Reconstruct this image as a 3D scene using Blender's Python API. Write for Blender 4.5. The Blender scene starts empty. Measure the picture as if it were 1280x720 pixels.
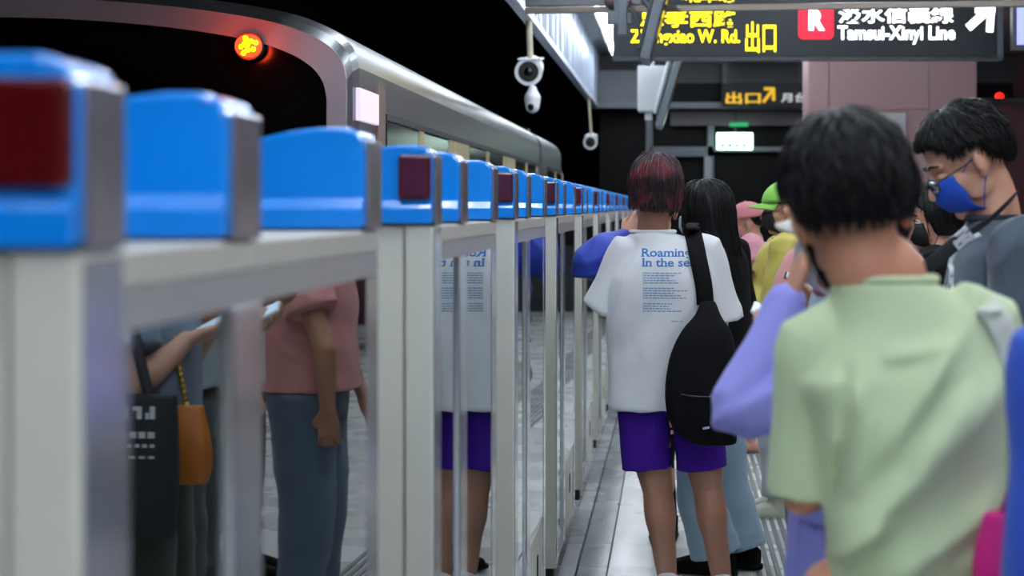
import bpy, bmesh, math, random
from math import sin, cos, pi, radians
from mathutils import Vector, Matrix, noise
from mathutils.bvhtree import BVHTree

random.seed(7)
C = bpy.context.scene.collection
scn = bpy.context.scene

# ---------------------------------------------------------------- camera, world, exposure
EYE = 1.42                      # eye height above the platform
FP = 2400.0                     # focal length in pixels of the 1280 wide frame
VX, VY = 842.0, 259.0           # where the platform edge vanishes in the picture
cam_d = bpy.data.cameras.new('camera')
cam = bpy.data.objects.new('camera', cam_d); C.objects.link(cam)
cam.location = (0, 0, EYE); cam.rotation_euler = (pi / 2, 0, 0)
cam_d.sensor_width = 36; cam_d.lens = FP * 36 / 1280
cam_d.shift_x = -(VX - 640) / 1280; cam_d.shift_y = -(360 - VY) / 1280
cam_d.clip_start = 0.05; cam_d.clip_end = 200
cam_d.dof.use_dof = True; cam_d.dof.focus_distance = 6.7; cam_d.dof.aperture_fstop = 4.2
scn.camera = cam
w = bpy.data.worlds.new('world'); scn.world = w; w.use_nodes = True
w.node_tree.nodes['Background'].inputs[0].default_value = (0.5, 0.6, 0.8, 1)
w.node_tree.nodes['Background'].inputs[1].default_value = 0.005
scn.view_settings.view_transform = 'Standard'; scn.view_settings.look = 'None'
scn.view_settings.gamma = 1.0; scn.view_settings.use_curve_mapping = False
scn.view_settings.exposure = 0.75
LIGHT_POWER = 26.0              # emission of the fluorescent tubes
scn.cycles.max_bounces = 8; scn.cycles.transparent_max_bounces = 16
scn.cycles.sample_clamp_indirect = 4.0
scn.cycles.use_denoising = True

# ---------------------------------------------------------------- helpers
def W(px, py, s, dy=0.0):
    """a place on the platform from its picture position and its scale in pixels per metre"""
    return Vector(((px - VX) / s, FP / s + dy, EYE - (py - VY) / s))

def lin(h):
    h = h.lstrip('#'); out = []
    for i in (0, 2, 4):
        c = int(h[i:i + 2], 16) / 255
        out.append(c / 12.92 if c <= 0.04045 else ((c + 0.055) / 1.055) ** 2.4)
    return (*out, 1)

def mat(name, col, rough=0.6, metal=0.0, vary=0.08, scale=12, bump=0.0, bscale=60, emit=None, estr=0,
        coat=0, spec=None, sheen=0, sss=0, stretch=None):
    m = bpy.data.materials.new(name); m.use_nodes = True
    nt = m.node_tree; N = nt.nodes; L = nt.links
    b = N['Principled BSDF']; c = lin(col)
    b.inputs['Roughness'].default_value = rough; b.inputs['Metallic'].default_value = metal
    b.inputs['Base Color'].default_value = c
    if coat: b.inputs['Coat Weight'].default_value = coat; b.inputs['Coat Roughness'].default_value = 0.06
    if spec is not None: b.inputs['Specular IOR Level'].default_value = spec
    if sheen: b.inputs['Sheen Weight'].default_value = sheen
    if sss:
        b.inputs['Subsurface Weight'].default_value = sss
        b.inputs['Subsurface Radius'].default_value = (0.012, 0.004, 0.002); b.inputs['Subsurface Scale'].default_value = 1.0
    tc = N.new('ShaderNodeTexCoord'); mp = N.new('ShaderNodeMapping')
    L.new(tc.outputs['Object'], mp.inputs['Vector'])
    if stretch: mp.inputs['Scale'].default_value = stretch
    if vary:
        n = N.new('ShaderNodeTexNoise'); n.inputs['Scale'].default_value = scale; n.inputs['Detail'].default_value = 4
        L.new(mp.outputs[0], n.inputs['Vector'])
        mx = N.new('ShaderNodeMix'); mx.data_type = 'RGBA'
        lo = tuple(max(0, x * (1 - vary * 1.6)) for x in c[:3]) + (1,); hi = tuple(min(1, x * (1 + vary)) for x in c[:3]) + (1,)
        mx.inputs[6].default_value = lo; mx.inputs[7].default_value = hi
        L.new(n.outputs['Fac'], mx.inputs[0]); L.new(mx.outputs[2], b.inputs['Base Color'])
    if bump:
        n2 = N.new('ShaderNodeTexNoise'); n2.inputs['Scale'].default_value = bscale; n2.inputs['Detail'].default_value = 5
        L.new(mp.outputs[0], n2.inputs['Vector'])
        bp = N.new('ShaderNodeBump'); bp.inputs['Strength'].default_value = bump; bp.inputs['Distance'].default_value = 0.01
        L.new(n2.outputs['Fac'], bp.inputs['Height']); L.new(bp.outputs[0], b.inputs['Normal'])
    if emit:
        b.inputs['Emission Color'].default_value = lin(emit); b.inputs['Emission Strength'].default_value = estr
    return m

def glass_mat(name, tint, ior, base=0.05, rough=0.015):
    m = bpy.data.materials.new(name); m.use_nodes = True
    nt = m.node_tree; N = nt.nodes; L = nt.links
    N.remove(N['Principled BSDF']); out = N['Material Output']
    tr = N.new('ShaderNodeBsdfTransparent'); tr.inputs[0].default_value = tint
    gl = N.new('ShaderNodeBsdfGlossy'); gl.inputs['Roughness'].default_value = rough; gl.inputs[0].default_value = (0.9, 0.95, 0.95, 1)
    fr = N.new('ShaderNodeFresnel'); fr.inputs[0].default_value = ior
    ad = N.new('ShaderNodeMath'); ad.operation = 'ADD'; ad.inputs[1].default_value = base; ad.use_clamp = True
    tc = N.new('ShaderNodeTexCoord'); n = N.new('ShaderNodeTexNoise'); n.inputs['Scale'].default_value = 1.3
    bp = N.new('ShaderNodeBump'); bp.inputs['Strength'].default_value = 0.03; bp.inputs['Distance'].default_value = 0.02
    L.new(tc.outputs['Object'], n.inputs['Vector']); L.new(n.outputs['Fac'], bp.inputs['Height']); L.new(bp.outputs[0], gl.inputs['Normal'])
    mx = N.new('ShaderNodeMixShader'); L.new(fr.outputs[0], ad.inputs[0]); L.new(ad.outputs[0], mx.inputs[0])
    L.new(tr.outputs[0], mx.inputs[1]); L.new(gl.outputs[0], mx.inputs[2]); L.new(mx.outputs[0], out.inputs[0])
    return m

def tag(o, label=None, cat=None, group=None, kind=None):
    if label: o['label'] = label
    if cat: o['category'] = cat
    if group: o['group'] = group
    if kind: o['kind'] = kind
    return o

def empty(name, loc, label=None, cat=None, group=None):
    o = bpy.data.objects.new(name, None); C.objects.link(o); o.location = loc; o.empty_display_size = 0.2
    return tag(o, label, cat, group)

def mk(name, V, F, m, parent=None, smooth=False, origin=None, bevel=0, bseg=2):
    """link one mesh object whose vertices are given in world coordinates"""
    if parent is not None: off = Vector(world_of(parent))
    elif origin is not None: off = Vector(origin)
    else: off = Vector((0, 0, 0))
    me = bpy.data.meshes.new(name)
    me.from_pydata([tuple(Vector(v) - off) for v in V], [], F); me.update()
    bm = bmesh.new(); bm.from_mesh(me); bmesh.ops.recalc_face_normals(bm, faces=bm.faces)
    if bevel:
        es = [e for e in bm.edges if len(e.link_faces) == 2 and e.calc_face_angle(0) > 0.5]
        bmesh.ops.bevel(bm, geom=es, offset=bevel, segments=bseg, affect='EDGES', profile=0.5, clamp_overlap=True)
    bm.to_mesh(me); bm.free()
    if smooth or bevel:
        for p in me.polygons: p.use_smooth = smooth
    me.materials.append(m)
    o = bpy.data.objects.new(name, me); C.objects.link(o)
    if parent is not None: o.parent = parent
    else: o.location = off
    return o

def world_of(o):
    v = Vector(o.location)
    while o.parent: o = o.parent; v = v + Vector(o.location)
    return v

class G:
    """collects closed solids"""
    def __init__(s): s.V = []; s.F = []
    def add(s, V, F):
        n = len(s.V); s.V += [Vector(v) for v in V]; s.F += [tuple(i + n for i in f) for f in F]; return s
    def box(s, x0, x1, y0, y1, z0, z1):
        V = [(x, y, z) for z in (z0, z1) for y in (y0, y1) for x in (x0, x1)]
        return s.add(V, [(0, 2, 3, 1), (4, 5, 7, 6), (0, 1, 5, 4), (2, 6, 7, 3), (0, 4, 6, 2), (1, 3, 7, 5)])
    def obox(s, c, ax, ay, az):
        c, ax, ay, az = map(Vector, (c, ax, ay, az))
        V = [c + i * ax + j * ay + k * az for k in (-1, 1) for j in (-1, 1) for i in (-1, 1)]
        return s.add(V, [(0, 2, 3, 1), (4, 5, 7, 6), (0, 1, 5, 4), (2, 6, 7, 3), (0, 4, 6, 2), (1, 3, 7, 5)])
    def prism(s, pts, a, b):
        """polygon in the xz plane swept from y=a to y=b"""
        n = len(pts); V = [(x, a, z) for x, z in pts] + [(x, b, z) for x, z in pts]
        return s.add(V, [tuple(range(n)), tuple(range(2 * n - 1, n - 1, -1))] + [(i, i + n, (i + 1) % n + n, (i + 1) % n) for i in range(n)])
    def prismx(s, pts, a, b):
        n = len(pts); V = [(a, y, z) for y, z in pts] + [(b, y, z) for y, z in pts]
        return s.add(V, [tuple(range(n)), tuple(range(2 * n - 1, n - 1, -1))] + [(i, i + n, (i + 1) % n + n, (i + 1) % n) for i in range(n)])
    def rings(s, R):
        n = len(R[0]); V = [p for r in R for p in r]; F = []
        for k in range(len(R) - 1):
            for i in range(n):
                j = (i + 1) % n; F.append((k * n + i, k * n + j, (k + 1) * n + j, (k + 1) * n + i))
        F.append(tuple(range(n - 1, -1, -1))); F.append(tuple((len(R) - 1) * n + i for i in range(n)))
        return s.add(V, F)
    def tube(s, pts, rad, n=14, sub=4, cap=True, side=None, flat=1.0):
        pts = [Vector(p) for p in pts]
        if not isinstance(rad, (list, tuple)): rad = [rad] * len(pts)
        P, Rr = [], []
        m = len(pts)
        for i in range(m - 1):
            p0 = pts[max(i - 1, 0)]; p1 = pts[i]; p2 = pts[i + 1]; p3 = pts[min(i + 2, m - 1)]
            for k in range(sub):
                t = k / sub
                P.append(0.5 * ((2 * p1) + (p2 - p0) * t + (2 * p0 - 5 * p1 + 4 * p2 - p3) * t * t + (3 * p1 - p0 - 3 * p2 + p3) * t ** 3) if m > 2 else p1.lerp(p2, t))
                Rr.append(rad[i] + (rad[i + 1] - rad[i]) * (t * t * (3 - 2 * t) if m > 2 else t))
        P.append(pts[-1]); Rr.append(rad[-1])
        T = [(P[min(i + 1, len(P) - 1)] - P[max(i - 1, 0)]).normalized() for i in range(len(P))]
        if cap:
            A = []
            for a in (1.2, 0.75, 0.35):
                A.append((P[0] - T[0] * Rr[0] * sin(a), Rr[0] * cos(a), T[0]))
            B = []
            for a in (0.35, 0.75, 1.2):
                B.append((P[-1] + T[-1] * Rr[-1] * sin(a), Rr[-1] * cos(a), T[-1]))
            S = A + list(zip(P, Rr, T)) + B
        else: S = list(zip(P, Rr, T))
        u = Vector(side) if side is not None else (Vector((1, 0, 0)) if abs(T[0].x) < 0.8 else Vector((0, 1, 0)))
        R = []
        for p, r, t in S:
            u = (u - t * u.dot(t)).normalized(); v = t.cross(u)
            R.append([p + u * (r * cos(2 * pi * i / n)) + v * (r * flat * sin(2 * pi * i / n)) for i in range(n)])
        return s.rings(R)
    def ell(s, c, r, M=None, nu=20, nv=12):
        c = Vector(c); M = M or Matrix.Identity(3); R = []
        for j in range(1, nv):
            th = pi * j / nv
            R.append([c + M @ Vector((r[0] * sin(th) * cos(2 * pi * i / nu), r[1] * sin(th) * sin(2 * pi * i / nu), r[2] * cos(th))) for i in range(nu)])
        return s.rings(R)
    def loft(s, secs, n=28, sub=4, e=2.4):
        """sections: (centre, half width vector, half depth vector)"""
        S = []
        m = len(secs)
        for i in range(m - 1):
            for k in range(sub):
                t = k / sub; q = []
                for j in range(3):
                    p0 = Vector(secs[max(i - 1, 0)][j]); p1 = Vector(secs[i][j]); p2 = Vector(secs[i + 1][j]); p3 = Vector(secs[min(i + 2, m - 1)][j])
                    q.append(0.5 * ((2 * p1) + (p2 - p0) * t + (2 * p0 - 5 * p1 + 4 * p2 - p3) * t * t + (3 * p1 - p0 - 3 * p2 + p3) * t ** 3))
                S.append(q)
        S.append([Vector(q) for q in secs[-1]])
        R = []
        for c, a, b in S:
            r = []
            for i in range(n):
                t = 2 * pi * i / n; ct, st = cos(t), sin(t)
                r.append(c + a * (abs(ct) ** (2 / e) * (1 if ct > 0 else -1)) + b * (abs(st) ** (2 / e) * (1 if st > 0 else -1)))
            R.append(r)
        return s.rings(R)
    def obj(s, name, m, parent=None, **k): return mk(name, s.V, s.F, m, parent, **k)

def vox(name, g, m, parent, size=0.008, smooth=3, post=None, it=0.5):
    """fuse the collected solids into one continuous surface"""
    off = world_of(parent) if parent is not None else Vector((0, 0, 0))
    me = bpy.data.meshes.new('t'); me.from_pydata([tuple(v - off) for v in g.V], [], g.F); me.update()
    bm = bmesh.new(); bm.from_mesh(me); bmesh.ops.recalc_face_normals(bm, faces=bm.faces); bm.to_mesh(me); bm.free()
    o = bpy.data.objects.new('t', me); C.objects.link(o)
    r = o.modifiers.new('r', 'REMESH'); r.mode = 'VOXEL'; r.voxel_size = size; r.use_smooth_shade = True
    if smooth:
        q = o.modifiers.new('s', 'SMOOTH'); q.factor = it; q.iterations = smooth
    dg = bpy.context.evaluated_depsgraph_get(); ev = o.evaluated_get(dg)
    me2 = bpy.data.meshes.new_from_object(ev); bpy.data.objects.remove(o); bpy.data.meshes.remove(me)
    if post:
        me2.update()
        nr = [v.normal.copy() for v in me2.vertices]
        for v, nn in zip(me2.vertices, nr): v.co = post(v.co + off, nn) - off
    me2.materials.clear(); me2.materials.append(m)
    for p in me2.polygons: p.use_smooth = True
    me2.name = name
    o = bpy.data.objects.new(name, me2); C.objects.link(o)
    if parent is not None: o.parent = parent
    return o

def folds(amp=0.006, ang=40, fa=16, fl=4, seed=0, fine=0.35):
    """cloth folds that run along a slanted direction"""
    a = radians(ang); ca, sa = cos(a), sin(a)
    def f(p, n):
        u = p.x * ca + p.z * sa + p.y * 0.6; v = -p.x * sa + p.z * ca
        wob = noise.noise(Vector((p.x * 5, p.z * 5, p.y * 5 + seed))) * 0.06
        h = 1 - abs(noise.noise(Vector(((u * fl), (v + wob) * fa, seed + p.y * 3)))) * 3.2
        k = noise.noise(Vector((p.x * 4 + 9, p.z * 4, p.y * 4 + seed))) * 0.5 + 0.6
        h2 = noise.noise(Vector((p.x * 22, p.z * 13 + seed, p.y * 22)))
        return p + n * amp * (h * k + h2 * fine)
    return f

def text_mesh(body, size, width=None, bold=0.0, depth=0.0, sx=1.0):
    """a word as a flat mesh in its own xy plane, left bottom at the origin"""
    cu = bpy.data.curves.new('t', 'FONT'); cu.body = body; cu.size = size; cu.offset = bold; cu.extrude = depth
    cu.resolution_u = 3
    o = bpy.data.objects.new('t', cu); C.objects.link(o)
    me = bpy.data.meshes.new_from_object(o.evaluated_get(bpy.context.evaluated_depsgraph_get()))
    V = [v.co.copy() for v in me.vertices]; F = [tuple(p.vertices) for p in me.polygons]
    bpy.data.objects.remove(o); bpy.data.curves.remove(cu); bpy.data.meshes.remove(me)
    if not V: return [], []
    x0 = min(v.x for v in V); x1 = max(v.x for v in V); k = (width / (x1 - x0)) if width else sx
    V = [Vector(((v.x - x0) * k, v.y, v.z)) for v in V]
    return V, F
ORD = ['first', 'second', 'third', 'fourth', 'fifth', 'sixth', 'seventh', 'eighth', 'ninth', 'tenth', 'eleventh', 'twelfth', 'thirteenth', 'fourteenth', 'fifteenth', 'sixteenth', 'seventeenth', 'eighteenth', 'nineteenth', 'twentieth', 'twenty-first', 'twenty-second', 'twenty-third', 'twenty-fourth']
# ---------------------------------------------------------------- materials
M = {}
M['floor'] = mat('pale_tile', '#d9dcda', 0.28, vary=0.06, scale=6)
M['post'] = mat('anodised_grey', '#cfcfc4', 0.45, vary=0.03)
M['ledge'] = mat('ledge_grey', '#b6b4aa', 0.4, vary=0.04)
M['steel'] = mat('brushed_steel', '#b6b9b8', 0.35, 0.55, vary=0.05, stretch=(1, 1, .05), scale=60)
M['chrome'] = mat('polished_steel', '#d4d8da', 0.16, 0.85, vary=0.03)
M['darkgap'] = mat('black_rubber', '#0c0d0d', 0.6, vary=0.1)
M['blue'] = mat('glossy_blue_plastic', '#0484e6', 0.22, vary=0.03, coat=0.6)
M['sideplate'] = mat('grey_side_plate', '#a2a6b0', 0.2, 0.75, vary=0.04)
M['lamp'] = mat('dark_red_lens', '#4c0709', 0.18, vary=0.15, scale=30, coat=0.5, stretch=(1, 1, .1))
M['glass'] = glass_mat('door_glass', (0.5, 0.55, 0.55, 1), 2.3, 0.14)
M['black'] = mat('matte_black', '#08090a', 0.7, vary=0.1)
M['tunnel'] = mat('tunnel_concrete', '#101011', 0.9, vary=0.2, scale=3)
M['train'] = mat('train_steel', '#74777a', 0.30, 0.8, vary=0.06, stretch=(1, .1, 4), scale=20)
M['nose'] = mat('train_nose_paint', '#81767c', 0.35, 0.1, vary=0.05)
M['window'] = mat('dark_window', '#050506', 0.15, vary=0.0, spec=0.3)
M['interiorcream'] = mat('lit_interior_cream', '#b9ad84', 0.4, 0.2, vary=0.05)  # cream tone paints the lit interior glimpsed between the dark windows
M['white'] = mat('white_enamel', '#dfe3e6', 0.35, vary=0.03)
M['grey'] = mat('mid_grey_paint', '#5a6167', 0.45, 0.2, vary=0.05)
M['dkgrey'] = mat('charcoal_paint', '#2b2f33', 0.4, vary=0.05)
M['mauve'] = mat('mauve_wall_panel', '#8a6c6e', 0.35, vary=0.05, scale=2)
M['maroon'] = mat('maroon_wall_panel', '#4a2429', 0.4, vary=0.06, scale=2)
M['sign'] = mat('sign_face_dark', '#0f1317', 0.35, vary=0.05, emit='#39444c', estr=0.10, spec=.3)
def emi(n, c, k): return mat(n, c, 0.5, vary=0, emit=c, estr=k)
M['yellow'] = emi('sign_yellow', '#ffe800', 1.3)
M['signwhite'] = emi('sign_white', '#ffffff', 1.6)
M['signred'] = emi('sign_red', '#dd0026', 0.75)
M['tube'] = emi('fluorescent_tube', '#eef6ff', LIGHT_POWER)
M['tail'] = emi('tail_light_red', '#ff1405', 14)
M['tailcore'] = emi('tail_light_core', '#ffb400', 22)
M['exit'] = emi('exit_sign_lit', '#dffff0', 2.4)
M['exitgreen'] = emi('exit_green', '#0f9a55', 0.5)

def ribbed():
    m = mat('ribbed_metal', '#e3e9f2', 0.22, 0.6, vary=0.04)
    nt = m.node_tree; N = nt.nodes; L = nt.links
    wv = N.new('ShaderNodeTexWave'); wv.bands_direction = 'Y'; wv.inputs['Scale'].default_value = 1.2; wv.inputs['Distortion'].default_value = 2.0
    tc = N.new('ShaderNodeTexCoord'); L.new(tc.outputs['Object'], wv.inputs['Vector'])
    bp = N.new('ShaderNodeBump'); bp.inputs['Strength'].default_value = 0.6; bp.inputs['Distance'].default_value = 0.03
    L.new(wv.outputs['Fac'], bp.inputs['Height']); L.new(bp.outputs[0], N['Principled BSDF'].inputs['Normal'])
    return m
M['ribbed'] = ribbed()

def tiles(name, c1, c2, sx, sy, rough=0.25, mortar='#8d9191'):
    m = mat(name, '#ffffff', rough, vary=0)
    nt = m.node_tree; N = nt.nodes; L = nt.links
    tc = N.new('ShaderNodeTexCoord'); br = N.new('ShaderNodeTexBrick')
    br.offset = 0; br.inputs['Scale'].default_value = 1; br.inputs['Brick Width'].default_value = sx; br.inputs['Row Height'].default_value = sy
    br.inputs['Mortar Size'].default_value = 0.004; br.inputs['Color1'].default_value = lin(c1); br.inputs['Color2'].default_value = lin(c2)
    br.inputs['Mortar'].default_value = lin(mortar); L.new(tc.outputs['Object'], br.inputs['Vector'])
    n = N.new('ShaderNodeTexNoise'); n.inputs['Scale'].default_value = 90; n.inputs['Detail'].default_value = 3; L.new(tc.outputs['Object'], n.inputs['Vector'])
    mx = N.new('ShaderNodeMix'); mx.data_type = 'RGBA'; mx.blend_type = 'MULTIPLY'; mx.inputs[0].default_value = 0.22
    L.new(br.outputs['Color'], mx.inputs[6]); L.new(n.outputs['Fac'], mx.inputs[7]); L.new(mx.outputs[2], N['Principled BSDF'].inputs['Base Color'])
    n2 = N.new('ShaderNodeTexNoise'); n2.inputs['Scale'].default_value = 2.5; L.new(tc.outputs['Object'], n2.inputs['Vector'])
    mr = N.new('ShaderNodeMapRange'); mr.inputs['To Min'].default_value = rough * .6; mr.inputs['To Max'].default_value = rough * 1.6
    L.new(n2.outputs['Fac'], mr.inputs[0]); L.new(mr.outputs[0], N['Principled BSDF'].inputs['Roughness'])
    return m
M['tile'] = tiles('pale_platform_tile', '#d9dbd8', '#d3d5d2', 1.2, 1.2, mortar='#bfc2c0')
M['edge'] = tiles('edge_tile', '#dfe4e6', '#808a92', 0.45, 0.9)  # alternating tile tones, the pale ones also painting light reflected along the gates
M['band'] = tiles('grey_band_tile', '#b3babe', '#7d868c', 0.5, 0.9)
M['tactile'] = mat('tactile_grey', '#5c6061', 0.5, vary=0.1, scale=20)

# ---------------------------------------------------------------- station shell
def st(name, g, m, **k): return tag(g.obj(name, m, **k), kind='structure')
CEIL = 3.47; END = 26.0; RX = 4.6
st('floor', G().box(-0.255, RX, -16, END, -0.3, 0), M['tile'])
st('floor_edge', G().box(-0.80, -0.384, -16, END, -0.3, 0), M['edge'])
st('floor_band', G().box(-0.374, -0.263, -16, END, -0.3, 0), M['band'])
st('floor_joint', G().box(-0.384, -0.374, -16, END, -0.3, -0.004).box(-0.263, -0.255, -16, END, -0.3, -0.004), M['darkgap'])
g = G()
for i in range(9): g.box(0.325 + i * 0.036, 0.325 + i * 0.036 + 0.019, 1.5, END - 1, 0.0005, 0.006)
st('trim_1', g, M['tactile'])
g = G().box(0.31, 0.318, 1.5, END - 1, 0.0005, 0.004)
st('trim_2', g, M['steel'])
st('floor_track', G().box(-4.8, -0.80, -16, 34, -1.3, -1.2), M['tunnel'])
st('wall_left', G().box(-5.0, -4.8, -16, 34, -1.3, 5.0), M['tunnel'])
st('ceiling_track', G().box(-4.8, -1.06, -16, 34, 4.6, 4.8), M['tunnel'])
st('ceiling', G().box(-1.03, RX, -16, END, CEIL, CEIL + 0.15), mat('ceiling_panel', '#666b6e', 0.4, 0.4, vary=0.05))
st('wall_right', G().box(RX, RX + 0.2, -16, END, -0.3, CEIL), M['maroon'])
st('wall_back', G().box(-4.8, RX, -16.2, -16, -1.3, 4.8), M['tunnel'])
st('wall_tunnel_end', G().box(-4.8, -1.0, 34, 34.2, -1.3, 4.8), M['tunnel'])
# bulkhead over the platform edge
st('wall_bulkhead', G().box(-1.06, -1.015, -16, END, 2.79, 4.6), M['ribbed'])
g = G(); yy = -1.0; rr = random.Random(4)
while yy < END: g.box(-1.02, -1.003, yy, yy + rr.choice((.03, .05, .12)), 2.79, CEIL); yy += rr.choice((.22, .3, .42))
st('trim_8', g, mat('rib_blue_grey', '#7d8794', .35, .4))
st('trim_3', G().box(-1.075, -1.0, -16, END, 2.745, 2.79), mat('bulkhead_edge', '#c9d2e4', 0.3, 0.2, vary=0.03))

# end of the platform: window wall
def E(px, py, Y=END): s = FP / Y; return (px - VX) / s, EYE - (py - VY) / s
x0, zt = E(748, 92); x1, zb = E(1010, 138)
st('wall_end', G().box(-1.0, RX, END, END + 0.15, 3.1, CEIL).box(-1.0, RX, END, END + 0.15, -0.3, 0.9), M['dkgrey'])
x, z = E(748, 92); x2, z2 = E(808, 138)
st('trim_4', G().box(x, x2, END - 0.6, END - 0.3, z2, z), mat('end_face_grey', '#4f555a', .4, .2))
st('trim_5', G().box(x, E(1010, 0)[0], END - 0.65, END - 0.25, E(0, 138)[1], E(0, 131)[1]), M['grey'])
g = G()
for px, y0, y1, wd in ((905, 80, 131, 3), (812, 138, 192, 4), (888, 152, 232, 4)):
    xa, za = E(px - wd, y1); xb, zb2 = E(px + wd, y0); g.box(xa, xb, END - 0.25, END - 0.05, za, zb2)
xa, za = E(812, 190); xb, zb2 = E(1010, 184); g.box(xa, xb, END - 0.25, END - 0.05, za, zb2)
xa, za = E(818, 196); xb, zb2 = E(892, 190); g.box(xa, xb, END - 0.25, END - 0.05, za, zb2)
xa, za = E(848, 79); xb, zb2 = E(1012, 74); g.box(xa, xb, END - 0.25, END - 0.05, za, zb2)
wn = st('window_1', g, M['grey'])
mk('pane', *(lambda q: (q.V, q.F))(G().box(-1.0, RX, END - 0.02, END + 0.0, 0.9, 3.1)), mat('dark_pane','#060607',0.45,vary=0,spec=0.12), wn)
g = G()
for a, b, c, d in ((820, 829, 196, 262), (880, 889, 196, 262)):
    g.box(E(a, 0)[0], E(b, 0)[0], END - 0.3, END - 0.26, E(0, d)[1], E(0, c)[1])
st('door_1', g, mat('door_frame_grey', '#858c90', 0.4, 0.3, vary=0.05))
st('trim_6', G().box(E(838, 0)[0], E(1000, 0)[0], END - 0.3, END - 0.2, E(0, 158)[1], E(0, 140)[1]), mat('mauve_grey_band', '#4b444a', 0.5, vary=0.1))

# mauve clad column
CY = 19.0
def E2(px, py): return E(px, py, CY)
xl, xr = E2(1011, 0)[0], E2(1221, 0)[0]
seams = [E2(1036, 0)[0], E2(1161, 0)[0]]
zs = E2(0, 137)[1]
col = empty('wall_column', (xl, CY, 0)); tag(col, kind='structure')
xs = [xl] + seams + [xr]
k = 0
for i in range(3):
    for (za, zb2) in ((0, 1.15), (1.155, zs - 0.003), (zs + 0.003, CEIL)):
        G().box(xs[i] + 0.004, xs[i + 1] - 0.004, CY, CY + 0.04, za, zb2).obj('cladding_panel', M['mauve'], col)
G().box(xl, xr, CY + 0.03, CY + 0.9, 0, CEIL).obj('core', M['mauve'], col)
G().box(E2(1078, 0)[0], E2(1132, 0)[0], CY - 0.03, CY - 0.001, E2(0, 250)[1], E2(0, 141)[1]).obj('steel_panel', M['chrome'], col, bevel=0.004)
xa = E(1224, 0, 23)[0]
st('wall_side_room', G().box(xa, RX, 23, 23.2, 0, E(0, 129, 23)[1]), M['maroon'])
st('trim_7', G().box(xa, RX, 22.9, 23.25, E(0, 129, 23)[1], E(0, 123, 23)[1]), M['dkgrey'])
a = E(1243, 124, 22.8); b = E(1261, 116, 22.8)
o = empty('indicator_lamp', ((a[0] + b[0]) / 2, 22.8, a[1]), 'small red indicator lamp glowing on the ledge above the maroon wall', 'lamp')
G().box(a[0], b[0], 22.9, 23.0, a[1] - 0.012, a[1] + 0.005).obj('base', M['dkgrey'], o)
G().ell(((a[0] + b[0]) / 2, 22.95, a[1] + 0.04), (0.05, 0.05, 0.045)).obj('lens', emi('red_led', '#ff1a10', 2.2), o, smooth=True)

# ceiling lights
def ceil_light(x, y, ln, lab, grp='fluorescent fittings on the platform ceiling'):
    o = empty('ceiling_light', (x, y, 3.30), lab, 'light', grp)
    G().box(x - 0.11, x + 0.11, y - ln / 2, y + ln / 2, 3.345, CEIL).obj('housing', M['white'], o, bevel=0.005)
    for dx in (-0.05, 0.05): G().tube([(x + dx, y - ln / 2 + 0.04, 3.325), (x + dx, y + ln / 2 - 0.04, 3.325)], 0.016, n=10, sub=1).obj('tube', M['tube'], o, smooth=True)
for x, step, y_end, where in ((-0.68, 1.9, END - 1, 'above the platform edge'), (1.0, 1.9, END - 1, 'over the middle of the platform'), (2.9, 3.8, 20, 'over the far side of the platform')):
    y = -14.5; k = 0
    while y < y_end:
        ceil_light(x, y, 1.7, 'white fluorescent ceiling fitting, %s in the row %s' % (ORD[k], where), 'fluorescent fittings ' + where)
        y += step; k += 1

# ---------------------------------------------------------------- train
TX = -1.15; TC = -2.65
half = [(TX, -0.9), (TX, 1.93), (-1.165, 1.99), (-1.21, 2.045), (-1.30, 2.095), (-1.45, 2.14), (-1.75, 2.185), (-2.15, 2.215), (TC, 2.225)]
def smooth_line(p, n=6):
    out = [p[0]]
    for i in range(1, len(p) - 1):
        a, b, c, d = (Vector(p[j]) for j in (i - 1 if i > 1 else i, i, i + 1, min(i + 2, len(p) - 1)))
        for k in range(n):
            t = k / n; q = 0.5 * ((2 * b) + (c - a) * t + (2 * a - 5 * b + 4 * c - d) * t * t + (3 * b - a - 3 * c + d) * t ** 3); out.append((q.x, q.y))
    return out + [p[-1]]
half = smooth_line(half)
prof = half + [(2 * TC - a, b) for a, b in reversed(half[:-1])]
def carriage(y0, y1, lab, nose):
    o = empty('train_carriage', (TC, y0, -0.9), lab, 'train', 'train carriages standing behind the gates')
    def shr(p, f, dz): return [(TC + (a - TC) * f, b - dz if b > 0 else b) for a, b in p]
    q = prof
    g = G()
    if nose:
        R = []
        for yy, f, dz in ((y0, 0.985, 0.05), (y0 + 0.04, 0.993, 0.02), (y0 + 0.12, 1, 0)):
            R.append([(a, yy, b) for a, b in shr(q, f, dz)])
        R.append([(a, y1, b) for a, b in q]); g.rings([[Vector(p) for p in r] for r in R])
    else: g.prism(q, y0, y1)
    g.obj('body', M['train'], o)
    # side windows, doors
    y = y0 + 0.75
    i = 0
    while y + 0.5 < y1:
        if i % 3 == 2:
            d = G().box(TX - 0.02, TX + 0.012, y, y + 0.75, -0.05, 1.765).obj('door', M['interiorcream'], o)
            G().box(TX, TX + 0.016, y + 0.14, y + 0.61, 0.8, 1.62).obj('window', M['window'], d); y += 0.80
        else:
            G().box(TX - 0.02, TX + 0.008, y, y + 0.95, 0.85, 1.755).obj('window', M['window'], o)
            G().box(TX - 0.02, TX + 0.01, y + 0.95, y + 1.13, 0.80, 1.765).obj('pillar', M['interiorcream'], o); y += 1.15
        i += 1
    G().box(TX - 0.02, TX + 0.014, y0 + 0.72, y1 - 0.05, 1.765, 1.79).obj('gutter', M['dkgrey'], o)
    G().box(TX - 0.02, TX + 0.010, y0 + 0.15, y1 - 0.05, 0.35, 0.47).obj('stripe', M['blue'], o)
    return o
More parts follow.
